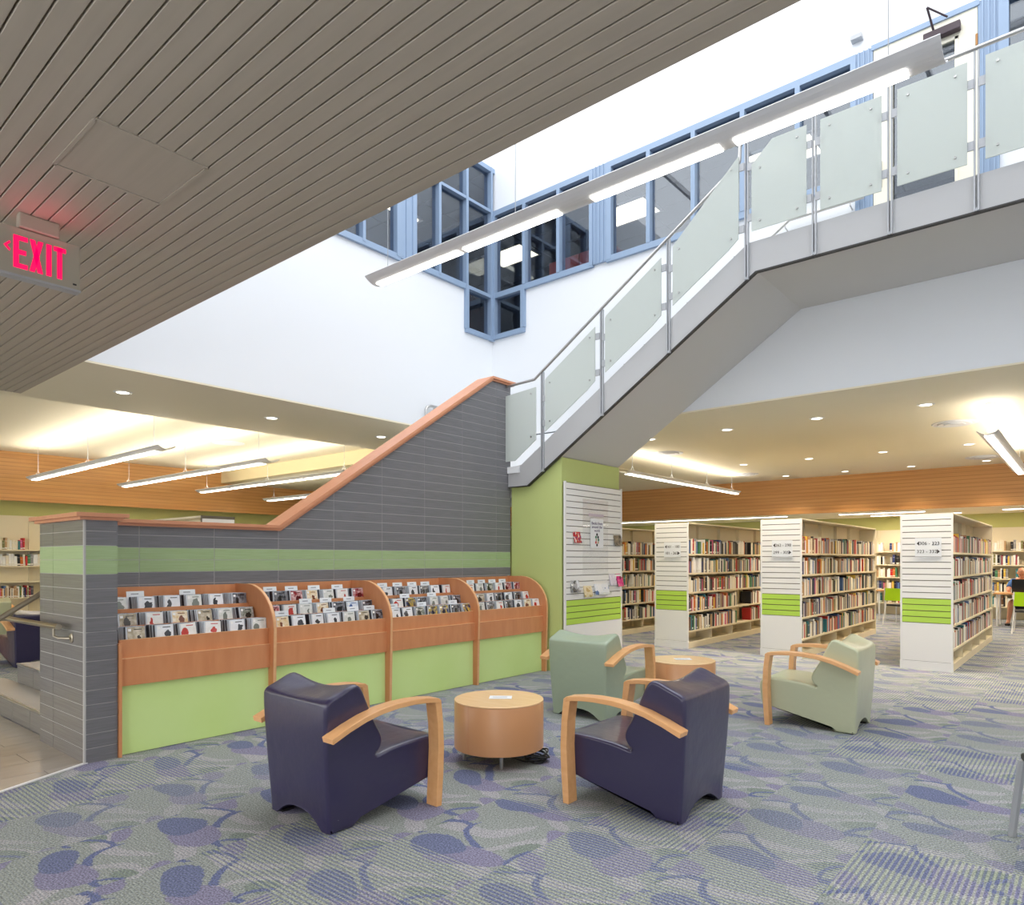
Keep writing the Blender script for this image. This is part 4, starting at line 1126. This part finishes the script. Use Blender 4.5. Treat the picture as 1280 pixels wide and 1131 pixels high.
def stack(xf, y0, nb, label, sign, short, vis=None):
    """double faced stack, face with spines at X=xf facing +X, length nb bays of .92"""
    w = .62; xb = xf - w; L_ = nb * .92; y1 = y0 + .02 + L_ + .03
    t = thing('bookcase', label, 'bookcase', (xf - w / 2, (y0 + y1) / 2, 0), group='tall free standing bookcases')
    MB().box(xb + .02, xf - .02, y0 + .016, y0 + .03, 0, 2.11).obj('end_panel', M_gap, t)
    MB().box(xb, xb + .022, y0, y0 + .03, .0, 2.12).box(xf - .022, xf, y0, y0 + .03, 0, 2.12).obj('end_trim', M_slat, t)
    MB().box(xb + .02, xf - .02, y0 + .002, y0 + .016, .12, .635).obj('base_panel', M_slat, t)
    MB().box(xb - .004, xf + .004, y0 - .006, y0 + .02, 0, .115).obj('plinth', M_slat, t)
    slat_run(t, xb + .02, xf - .02, .638, 4, 14, .0822, 'y', y0 + .001)
    MB().box(xb, xf, y1 - .03, y1, 0, 2.12).obj('far_end_panel', M_shelf, t)
    MB().box(xb, xf, y0 + .03, y1 - .03, 2.10, 2.12).obj('canopy', M_shelf, t)
    MB().box(xf - w / 2 - .01, xf - w / 2 + .01, y0 + .03, y1 - .03, .1, 2.10).obj('centre_panel', M_shelf, t)
    MB().box(xb + .01, xf - .005, y0 + .03, y1 - .03, 0, .10).obj('kick_base', M_shelf, t)
    for b in range(nb):
        ya = y0 + .03 + b * .92
        if b: MB().box(xf - .30, xf - .245, ya - .012, ya + .012, .1, 2.1).obj('upright', M_shelf, t)
        if b: MB().box(xf - .27, xf - .004, ya - .004, ya + .004, .1, .285).obj('divider', M_shelf, t)
        for li, z in enumerate(LEV):
            MB().box(xf - .28, xf - .004, ya + .002, ya + .916, z - .022, z).box(xf - .010, xf - .004, ya + .002, ya + .916, z - .03, z - .02).obj('shelf', M_shelf, t)
    # sign
    if sign:
        yc, zc = y0 - .004, 1.64
        s = thing('shelf_sign', 'white laminated number range sign with two arrows on the ' + {'A': 'bookcase beside the green column', 'B': 'middle bookcase', 'C': 'bookcase nearest the reading person'}[short], 'sign', (xf - .30, yc, zc))
        MB().box(xf - .44, xf - .13, yc - .004, yc, zc - .10, zc + .15).obj('card', M_paper, s)
        rx = (PI / 2, 0, 0)
        text('lettering', sign[0], .062, s, (.03, -.005, .055), rx, M_ink)
        text('lettering', sign[1], .062, s, (.0, -.005, -.055), rx, M_ink)
        MB().prism([(xf - .42, zc + .075), (xf - .39, zc + .105), (xf - .39, zc + .045)], 'y', yc - .0055, yc - .004).obj('arrow', M_ink, s)
        MB().prism([(xf - .148, zc - .035), (xf - .182, zc - .005), (xf - .182, zc - .065)], 'y', yc - .0055, yc - .004).obj('arrow', M_ink, s)
    for li, z in enumerate(LEV):
        for b in range(nb):
            ya = y0 + .035 + b * .92
            if vis and ya > vis: continue
            yb = ya + .905
            if short == 'A' and li in (0, 1) and b in (2,): yb = ya + .25
            fill(xf - .02, ya, yb, z, .268, SHN[li], sign[0] if sign else 'none', density_gap=.02)
    return t
stack(-1.43, 10.77, 5, 'tall bookcase nearest the reading person, seen at a narrow angle', ('306 - 323', '323 - 332'), 'C')
stack(-3.37, 10.77, 5, 'tall middle bookcase behind the pale green armchair, with white slatted end', ('262 - 298', '299 - 305'), 'B')
stack(-5.21, 10.77, 5, 'tall bookcase beside the green column, with half empty lower shelves', ('161 - 180', '181 - 262'), 'A', 14.5)
stack(-7.1, 10.77, 4, 'tall bookcase half hidden behind the green column', None, 'D', 13.4)

# wall shelving: far left room and rear wall
def wall_shelves(name, label, x0, x1, y0, y1, levels, top, face, bay):
    t = thing(name, label, 'wall shelves', ((x0 + x1) / 2, (y0 + y1) / 2, 0), group='cream wall shelving')
    if face == 'x': MB().box(x0, x0 + .02, y0, y1, 0, top).obj('back_panel', M_shelf, t)
    else: MB().box(x0, x1, y1 - .02, y1, 0, top).obj('back_panel', M_shelf, t)
    for z in levels:
        if face == 'x': MB().box(x0 + .02, x1, y0, y1, z - .025, z).obj('shelf', M_shelf, t)
        else: MB().box(x0, x1, y0, y1 - .02, z - .025, z).obj('shelf', M_shelf, t)
    u = (y0 if face == 'x' else x0)
    e = (y1 if face == 'x' else x1)
    while u <= e + .01:
        if face == 'x': MB().box(x0 + .02, x0 + .06, u - .012, u + .012, 0, top).obj('upright', M_shelf, t)
        else: MB().box(u - .012, u + .012, y1 - .06, y1 - .02, 0, top).obj('upright', M_shelf, t)
        u += bay
    return t
WL = [.33, .67, 1.02, 1.36, 1.71]
wall_shelves('wall_shelves', 'cream wall shelves behind the handrail beyond the steps', -18.15, -17.85, 3.0, 9.0, WL, 2.46, 'x', .92)
for li, (a, b) in {4: (4.1, 4.75), 3: (4.0, 5.4), 1: (4.1, 4.9), 2: (4.0, 4.02)}.items():
    fill(-17.9, a, b, WL[li], .26, ['bottom', 'lower', 'middle', 'upper', 'top'][li], 'wall shelves beyond the steps', density_gap=.01, th=(.035, .06))
fill(-17.9, 4.1, 4.8, .67 + .345 * 0, .26, 'lower', 'wall shelves beyond the steps')
wall_shelves('wall_shelves', 'cream wall shelves at the rear between the bookcases', -6.4, -2.6, 20.85, 21.2, WL, 2.3, 'y', .92)
wall_shelves('wall_shelves', 'cream wall shelves at the rear behind the reading person', -2.2, 2.2, 20.85, 21.2, WL, 2.3, 'y', .92)
for li in range(5):
    nm = ['bottom', 'lower', 'middle', 'upper', 'top'][li]
    fill(20.9, -4.55, -3.7, WL[li], .27, nm, 'rear wall shelves between the bookcases', face='y', density_gap=.12)
    fill(20.9, -1.95, -.95, WL[li], .27, nm, 'rear wall shelves behind the reading person', face='y', density_gap=.04)

BOOKS.sort(key=lambda b: -b[0])
rest = MB()
CASEN = {'306 - 323': 'bookcase nearest the reading person', '262 - 298': 'middle bookcase', '161 - 180': 'bookcase beside the green column', 'none': 'bookcase behind the green column'}
NIND = 300
for i, (sz, x, y, z, th, h, dp, rot, ci, shelf, case, face) in enumerate(BOOKS):
    if i < NIND:
        o = link('book', UB[ci], None, (x, y, z + .001) if face == 'x' else (y, x, z + .001), (rot, 0, 0) if face == 'x' else (0, rot, -PI / 2))
        o.scale = (dp, th, h)
        cn = CASEN.get(case, case)
        by = int((y - 10.8) / .92) if face == 'x' and case in CASEN else -1
        bay = (', %s bay' % ORD[by]) if 0 <= by < 5 else ''
        size = 'tall' if h > .265 else 'short' if h < .235 else 'mid-height'
        thick = 'thick' if th > .045 else 'slim'
        tag(o, '%s %s %s book, %s shelf%s, %s' % (size, thick, BCOL[ci][0], shelf, bay, cn), 'book', 'books on the %s shelf of the %s' % (shelf, cn))
    else:
        n0 = len(rest.v); rest.box(-dp, 0, -th / 2, th / 2, 0, h, ci)
        R = Matrix.Translation((x, y, z) if face == 'x' else (y, x, z)) @ (Matrix.Rotation(rot, 4, 'X') if face == 'x' else Matrix.Rotation(-PI / 2, 4, 'Z'))
        for q in range(n0, len(rest.v)): rest.v[q] = tuple(R @ Vector(rest.v[q]))
M_plainb = [mat('plain_' + n, rgb(*c), .55) for n, c in BCOL]
rest.top('shelved_books', M_plainb, 'remaining small books filling the far bays of the bookcases', 'books', kind='stuff')

# low cream units beyond the wall (tops seen over the cap)
for y0, y1, lb in ((4.72, 5.22, 'slatted end of a cream book stack rising just above the wall cap'), (7.1, 7.6, 'second cream book stack end beyond the wall, further along')):
    t = thing('bookcase', lb, 'bookcase', (-11.6, y0, 0), group='cream stacks beyond the stair wall')
    MB().box(-14.4, -9.83, y0, y1, 2.10, 2.13).obj('canopy', M_shelf, t)
    MB().box(-9.83, -9.8, y0, y1, 0, 2.13).obj('end_panel', M_gap, t)
    for q in range(25): MB().box(-9.8, -9.788, y0 + .01, y1 - .01, .04 + q * .0822, .04 + (q + 1) * .0822 - .008).obj('slat', M_slat, t)
    MB().box(-14.4, -9.83, (y0 + y1) / 2 - .01, (y0 + y1) / 2 + .01, 0, 2.1).obj('centre_panel', M_shelf, t)
    for z in LEV: MB().box(-14.4, -9.83, y0, y1, z - .02, z).obj('shelf', M_shelf, t)

# ---------------------------------------------------------------- lamps
def pendant(label, group, axis, p0, length, z, w, segs, ztop, cables, dw=.09, pw=0, col=NEUT, up=0, w_thick=.008):
    """axis 'x' or 'y': runs from p0 (x,y) for length along +axis"""
    t = thing('pendant_light', label, 'pendant light', (p0[0], p0[1], z), 0, group)
    n = 10; sag = w * .22
    outer = []; inner = []
    for i in range(n + 1):
        u = -1 + 2 * i / n
        outer.append((u * w / 2, z + sag * u * u)); inner.append((u * w / 2 * .97, z + sag * u * u + w_thick))
    poly = outer + inner[::-1]
    c = p0[1] if axis == 'x' else p0[0]; s0 = p0[0] if axis == 'x' else p0[1]
    P2 = [(c + a, b) for a, b in poly]
    MB().prism(P2, 'x' if axis == 'x' else 'y', s0, s0 + length).obj('housing', M_lampw, t, fixn=True)
    for a, b in segs:
        if axis == 'x': q = MB().box(s0 + a, s0 + b, c - dw / 2, c + dw / 2, z - .008, z + .003)
        else: q = MB().box(c - dw / 2, c + dw / 2, s0 + a, s0 + b, z - .008, z + .003)
        q.obj('diffuser', M_diff, t)
    for a in cables:
        k = MB()
        p = lambda u, v, zz: (s0 + u, c + v, zz) if axis == 'x' else (c + v, s0 + u, zz)
        k.tube([p(a, 0, ztop), p(a + .004, 0, (ztop + z) / 2), p(a, 0, z + .16)], .0035, 5)
        k.tube([p(a, 0, z + .16), p(a, w * .3, z + sag * .4)], .002, 4).tube([p(a, 0, z + .16), p(a, -w * .3, z + sag * .4)], .002, 4)
        k.obj('cable', M_grey, t)
        MB().lathe([(.06, -.012), (.06, 0)], p(a, 0, ztop), 16).obj('canopy_disc', M_lampw, t)
    if pw:
        pass
    if up:
        r = (PI, 0, 0)
        if axis == 'x': area('lamp_up', (s0 + length / 2, c, z + sag + .03), length, .12, up, col, r)
        else: area('lamp_up', (c, s0 + length / 2, z + sag + .03), .12, length, up, col, r)
    return t
pendant('long curved steel pendant light hanging across the atrium before the bridge', None, 'x', (-6.24, 5.0), 5.53, 4.60, .30,
        [(.07, 1.35), (1.42, 2.59), (2.94, 4.09), (4.20, 5.33)], 9.05, (.22, 2.07, 5.22), .085, pw=45, up=0)
ln = ['first, closest to the planked ceiling', 'second from the planked ceiling', 'third from the planked ceiling', 'fourth, low behind the sloping wall cap']
for i, y in enumerate((4.58, 6.32, 8.1, 9.9)):
    pendant('long white pendant light under the raised ceiling, ' + ln[i], 'pendant lights of the far reading room', 'x', (-16.9, y), 6.3, 3.14 if i < 3 else 3.05, .26,
            [(.1, 1.5), (1.6, 3.0), (3.1, 4.5), (4.6, 6.0)], HI if y < 9.1 else CZ, (.35, 3.1, 5.85), .10, pw=70, up=38 if i < 3 else 14, col=NEUT)
sg = [(.1 + .75 * i, .82 + .75 * i) for i in range(7)]
pendant('long white pendant light running towards the wood beam beside the green column', 'pendant lights over the book stacks', 'y', (-6.7, 11.2), 5.3, 3.10, .24, sg, CZ + .012, (.3, 1.9, 3.6, 5.0), .09, pw=85, up=24, col=NEUT)
pendant('short white pendant light hanging near the picture edge before the beam', 'pendant lights over the book stacks', 'y', (-1.04, 10.65), 5.3, 3.09, .24, sg, CZ + .012, (.3, 1.9, 3.6, 5.0), .09, pw=85, up=24, col=NEUT)
pendant('long white pendant light over the aisle of the middle bookcases', 'pendant lights over the book stacks', 'y', (1.6, 10.65), 5.3, 3.09, .24, sg, CZ + .012, (.3, 5.0), .09, pw=85, up=24, col=NEUT)
# linear lights behind the beam
for a, b, y, lb in ((-5.0, -3.1, 19.0, 'slim strip light on the low ceiling behind the beam, nearer strip'), (-4.5, -2.5, 20.1, 'slim strip light on the low ceiling behind the beam, farther strip'), (-12.5, -6.3, 18.9, 'long strip light behind the beam above the column bookcases'), (-1.6, 2.5, 19.4, 'strip light behind the beam above the reading person')):
    t = thing('strip_light', lb, 'light', (a, y, 2.64), group='strip lights behind the beam')
    MB().box(a, b, y - .06, y + .06, 2.635, 2.645).obj('lens', M_diff, t); MB().box(a - .02, b + .02, y - .08, y + .08, 2.645, 2.6595).obj('housing', M_lampw, t)
    area('strip_glow', ((a + b) / 2, y, 2.62), b - a, .12, 30 * (b - a) / 2, WARM)

def downlight(x, y, z, label, group, pw=0):
    t = thing('downlight', label, 'downlight', (x, y, z), 0, group)
    MB().lathe([(.075, -.006), (.10, -.004), (.105, 0)], (x, y, z), 24).obj('trim_ring', M_lampw, t)
    MB().lathe([(.072, -.0075), (.072, -.0062)], (x, y, z), 20).obj('lens', M_down, t)
    if pw:
        d = bpy.data.lights.new('downlight_beam', 'SPOT'); d.energy = pw; d.spot_size = math.radians(110); d.spot_blend = .8; d.shadow_soft_size = .07; d.color = WARM
        o = bpy.data.objects.new('downlight_beam', d); o.location = (x, y, z - .03); COL.objects.link(o)
for y, lb in ((3.38, 'end of the strip by the planked ceiling'), (5.37, 'middle of the strip'), (7.36, 'end of the strip by the sloping cap')):
    downlight(-9.03, y, CZ, 'round recessed downlight in the soffit strip, ' + lb, 'downlights in the soffit strip', 45)
rows = {10.5: 'row closest to the atrium', 14.6: 'middle row', 17.25: 'row closest to the wood beam'}
cols = {-5.77: 'above the green column side', -4.42: 'second from the green column', -3.07: 'third from the green column', -1.7: 'fourth from the green column', -.35: 'fifth from the green column'}
for y in rows:
    for x in cols:
        downlight(x, y, CZ + .012, 'round recessed downlight, %s, %s' % (rows[y], cols[x]), 'recessed downlights over the book stacks', 70 if y > 17 else 190)
def airdiff(x, y, lb):
    t = thing('air_diffuser', lb, 'air diffuser', (x, y, CZ + .012), 0, 'round ceiling air diffusers')
    for r, dz in ((.30, 0), (.22, -.012), (.14, -.018)):
        MB().lathe([(r - .05, -.004 + dz), (r - .01, -.012 + dz), (r, -.006 + dz), (r, .0)], (x, y, CZ + .012), 28).obj('ring', M_lampw, t, smooth=True)
    MB().lathe([(.05, -.03), (.07, -.02), (.05, 0)], (x, y, CZ + .012), 16).obj('cone', M_lampw, t)
airdiff(-6.28, 12.1, 'round ceiling diffuser beside the stair soffit')
airdiff(-1.6, 12.2, 'large round ceiling diffuser beside the short pendant light')
airdiff(-6.4, 16.3, 'round ceiling diffuser beyond the long pendant light')
airdiff(-1.7, 16.6, 'round ceiling diffuser close to the wood beam')
t = thing('air_diffuser', 'faint round diffuser on the raised ceiling beyond the first pendant', 'air diffuser', (-13.2, 6.9, HI), 0, 'round ceiling air diffusers')
for r in (.30, .2, .1): MB().lathe([(r - .04, -.02 + r * .05), (r, -.006), (r, -.001)], (-13.2, 6.9, HI), 28).obj('ring', M_lampw, t)

# ---------------------------------------------------------------- exit sign
ex = thing('exit_sign', 'ceiling hung exit sign with red glowing letters and a small arrow', 'exit sign', (-4.8, 1.34, 3.15))
b_ = MB().box(-4.86, -4.80, 1.126, 1.55, 3.155, 3.435).obj('housing', M_exit, ex); bevel(b_.data, .004)
MB().box(-4.864, -4.796, 1.122, 1.554, 3.148, 3.162).obj('bottom_trim', M_grey, ex)
b_ = MB().box(-4.85, -4.79, 1.23, 1.44, 3.44, 3.53).obj('canopy', M_exit, ex); bevel(b_.data, .01)
MB().box(-4.7995, -4.797, 1.51, 1.53, 3.185, 3.195).obj('maker_plate', M_black, ex)
def let(polys, nm='letter'):
    m = MB()
    for p in polys: m.prism(p, 'x', -4.801, -4.796)
    m.obj(nm, M_red, ex)
zt_, zb2, sw = 3.388, 3.2, .026
def rect(a, b, c, d): return [(a, c), (b, c), (b, d), (a, d)]
let([rect(1.205, 1.231, zb2, zt_), rect(1.231, 1.275, zt_ - sw, zt_), rect(1.231, 1.275, zb2, zb2 + sw), rect(1.231, 1.267, 3.281, 3.307)])
let([[(1.286, zt_), (1.312, zt_), (1.352, zb2), (1.326, zb2)], [(1.328, zt_), (1.354, zt_), (1.310, zb2), (1.284, zb2)]])
let([rect(1.370, 1.396, zb2, zt_)])
let([rect(1.426, 1.452, zb2, zt_), rect(1.408, 1.472, zt_ - sw, zt_)])
let([[(1.158, 3.315), (1.186, 3.345), (1.190, 3.333), (1.172, 3.315), (1.190, 3.297), (1.186, 3.285)]], 'arrow')
d = bpy.data.lights.new('exit_glow', 'AREA'); d.size = .3; d.energy = .25; d.color = (1, .05, .12)
o = bpy.data.objects.new('exit_glow', d); o.location = (-4.76, 1.34, 3.38); o.rotation_euler = (0, math.radians(-150), 0); COL.objects.link(o)

# ---------------------------------------------------------------- reading area at the rear
def side_chair(label, loc, rz, group=None, legm=None, seatm=None, backm=None, lr=.0125):
    t = thing('side_chair', label, 'chair', loc, rz, group)
    legm = legm or M_lampw
    b_ = MB().box(-.22, .22, -.2, .22, .43, .47).obj('seat', seatm or M_black, t, world=False); bevel(b_.data, .012)
    bk = MB(); n = 6
    poly = [(-.22 + .44 * i / n, -.24 - .04 * math.cos((i / n - .5) * PI)) for i in range(n + 1)]
    poly += [(x, y + .014) for x, y in reversed(poly)]
    bk.prism(poly, 'z', .56, .84); bk.obj('backrest', backm or M_limec, t, world=False, fixn=True)
    for sx in (-1, 1):
        MB().tube([(sx * .25, .26, 0), (sx * .215, .2, .43)], lr, 8).obj('leg', legm, t, world=False)
        MB().tube([(sx * .25, -.27, 0), (sx * .215, -.2, .43), (sx * .215, -.25, .84)], lr, 8).obj('leg', legm, t, world=False)
    return t
side_chair('lime backed side chair with white legs in front of the reading person', (-1.02, 17.4, 0), 0, 'lime backed side chairs')
side_chair('lime backed side chair seen between the two nearer bookcases', (-3.4, 17.85, 0), math.radians(-20), 'lime backed side chairs')
side_chair('grey metal chair at the carpet edge, mostly out of view', (-.032, 4.425, 0), math.radians(15), None, M_grey, M_black, M_grey, .02)
def rtable(x0, x1, y0, y1, label):
    t = thing('reading_table', label, 'table', ((x0 + x1) / 2, (y0 + y1) / 2, 0), group='reading tables')
    MB().box(x0, x1, y0, y1, .72, .75).obj('tabletop', W_arm, t)
    for x in (x0 + .06, x1 - .06):
        for y in (y0 + .06, y1 - .06): MB().tube([(x, y, 0), (x, y, .72)], .02, 8).obj('leg', M_lampw, t)
rtable(-1.72, .3, 18.75, 19.5, 'wood topped reading table with a laptop on it')
rtable(-4.1, -3.0, 18.75, 19.5, 'wood topped reading table seen between the nearer bookcases')
lp = thing('laptop', 'open dark laptop on the reading table, its back to us', 'laptop', (-1.2, 18.95, .75))
MB().box(-1.4, -.98, 18.95, 19.22, .75, .768).obj('keyboard_base', M_black, lp)
MB().prism([(18.93, .768), (18.945, .768), (18.90, 1.06), (18.885, 1.06)], 'x', -1.4, -.98).obj('lid', M_screen, lp)

def skin(name, verts, edges, rad, m, parent, root=0, sub=2):
    me = bpy.data.meshes.new(name); me.from_pydata(verts, edges, []); me.materials.append(m)
    o = link(name, me, parent)
    md = o.modifiers.new('skin', 'SKIN'); md.use_smooth_shade = True
    for i, r in enumerate(rad): me.skin_vertices[0].data[i].radius = (r, r) if not isinstance(r, tuple) else r
    me.skin_vertices[0].data[root].use_root = True
    s = o.modifiers.new('sub', 'SUBSURF'); s.levels = sub; s.render_levels = sub
    return o
pn = thing('person', 'bald person in blue shirt and dark shorts bending over a laptop at the table', 'person', (-1.25, 19.75, 0))
V = [(0, 0, .50), (0, -.05, .72), (0, -.16, .95), (0, -.24, 1.05), (0, -.31, 1.12),            # pelvis..neck, head base
     (.18, -.14, .98), (.24, -.30, .80), (.14, -.50, .785), (-.18, -.14, .98), (-.26, -.30, .80), (-.22, -.52, .785),
     (.11, 0, .49), (.15, -.45, .52), (.15, -.48, .08), (.15, -.60, .04), (-.11, 0, .49), (-.19, -.45, .52), (-.24, -.45, .08), (-.26, -.58, .04)]
Ed = [(0, 1), (1, 2), (2, 3), (3, 4), (2, 5), (5, 6), (6, 7), (2, 8), (8, 9), (9, 10), (0, 11), (11, 12), (12, 13), (13, 14), (0, 15), (15, 16), (16, 17), (17, 18)]
Rr = [.13, .13, .14, .06, .06, .065, .045, .032, .065, .045, .032, .085, .065, .038, .035, .085, .065, .038, .035]
if not hasattr(bpy.types.Mesh, 'skin_vertices'): pass
def ensure_skin(name, verts, edges, rad, m, parent):
    bm = bmesh.new(); lay = bm.verts.layers.skin.verify(); vs = []
    for p, r in zip(verts, rad):
        v = bm.verts.new(p); v[lay].radius = (r, r); v[lay].use_root = (len(vs) == 0); vs.append(v)
    for a, b in edges: bm.edges.new((vs[a], vs[b]))
    me = bpy.data.meshes.new(name); bm.to_mesh(me); bm.free(); me.materials.append(m)
    o = link(name, me, parent)
    md = o.modifiers.new('skin', 'SKIN'); md.use_smooth_shade = True
    s = o.modifiers.new('sub', 'SUBSURF'); s.levels = 2; s.render_levels = 2
    return o
ensure_skin('body', V, Ed, Rr, M_skin, pn)
hd = MB()
prof = [(.001, -.115), (.045, -.105), (.065, -.06), (.078, 0), (.08, .05), (.066, .095), (.035, .12), (.001, .128)]
hd.lathe(prof, n=20)
h_ = hd.obj('head', M_skin, pn, world=False, smooth=True); h_.location = (0, -.36, 1.19); h_.rotation_euler = (math.radians(35), 0, 0); h_.scale = (.95, 1.15, 1)
MB().prism([(-.095, -.01), (-.11, -.035), (-.085, -.03)], 'x', -.012, .012).obj('nose', M_skin, h_, world=False)
for s in (-1, 1):
    MB().box(s * .022, s * .038, -.088, -.080, .01, .018).obj('eye', M_ink, h_, world=False)
    MB().lathe([(.012, -.02), (.016, 0), (.012, .02)], (s * .082, 0, 0), 8).obj('ear', M_skin, h_, world=False)
ensure_skin('shirt', [V[0], V[1], V[2], (0, -.2, 1.02), V[5], (.235, -.27, .84), V[8], (-.25, -.27, .84)], [(0, 1), (1, 2), (2, 3), (2, 4), (4, 5), (2, 6), (6, 7)], [.15, .15, .165, .08, .085, .07, .085, .07], M_shirt, pn)
ensure_skin('shorts', [V[0], V[11], (.145, -.38, .515), V[15], (-.18, -.38, .515)], [(0, 1), (1, 2), (0, 3), (3, 4)], [.145, .105, .09, .105, .09], M_shorts, pn)
for s, (fx, fy) in ((1, (.15, -.54)), (-1, (-.25, -.52))):
    b_ = MB().box(fx - .045, fx + .045, fy - .12, fy + .12, 0, .05).obj('sandal', M_ink, pn, world=False); bevel(b_.data, .015)
side_chair('lime backed side chair that the reading person sits on', (-1.25, 19.85, 0), PI, 'lime backed side chairs')
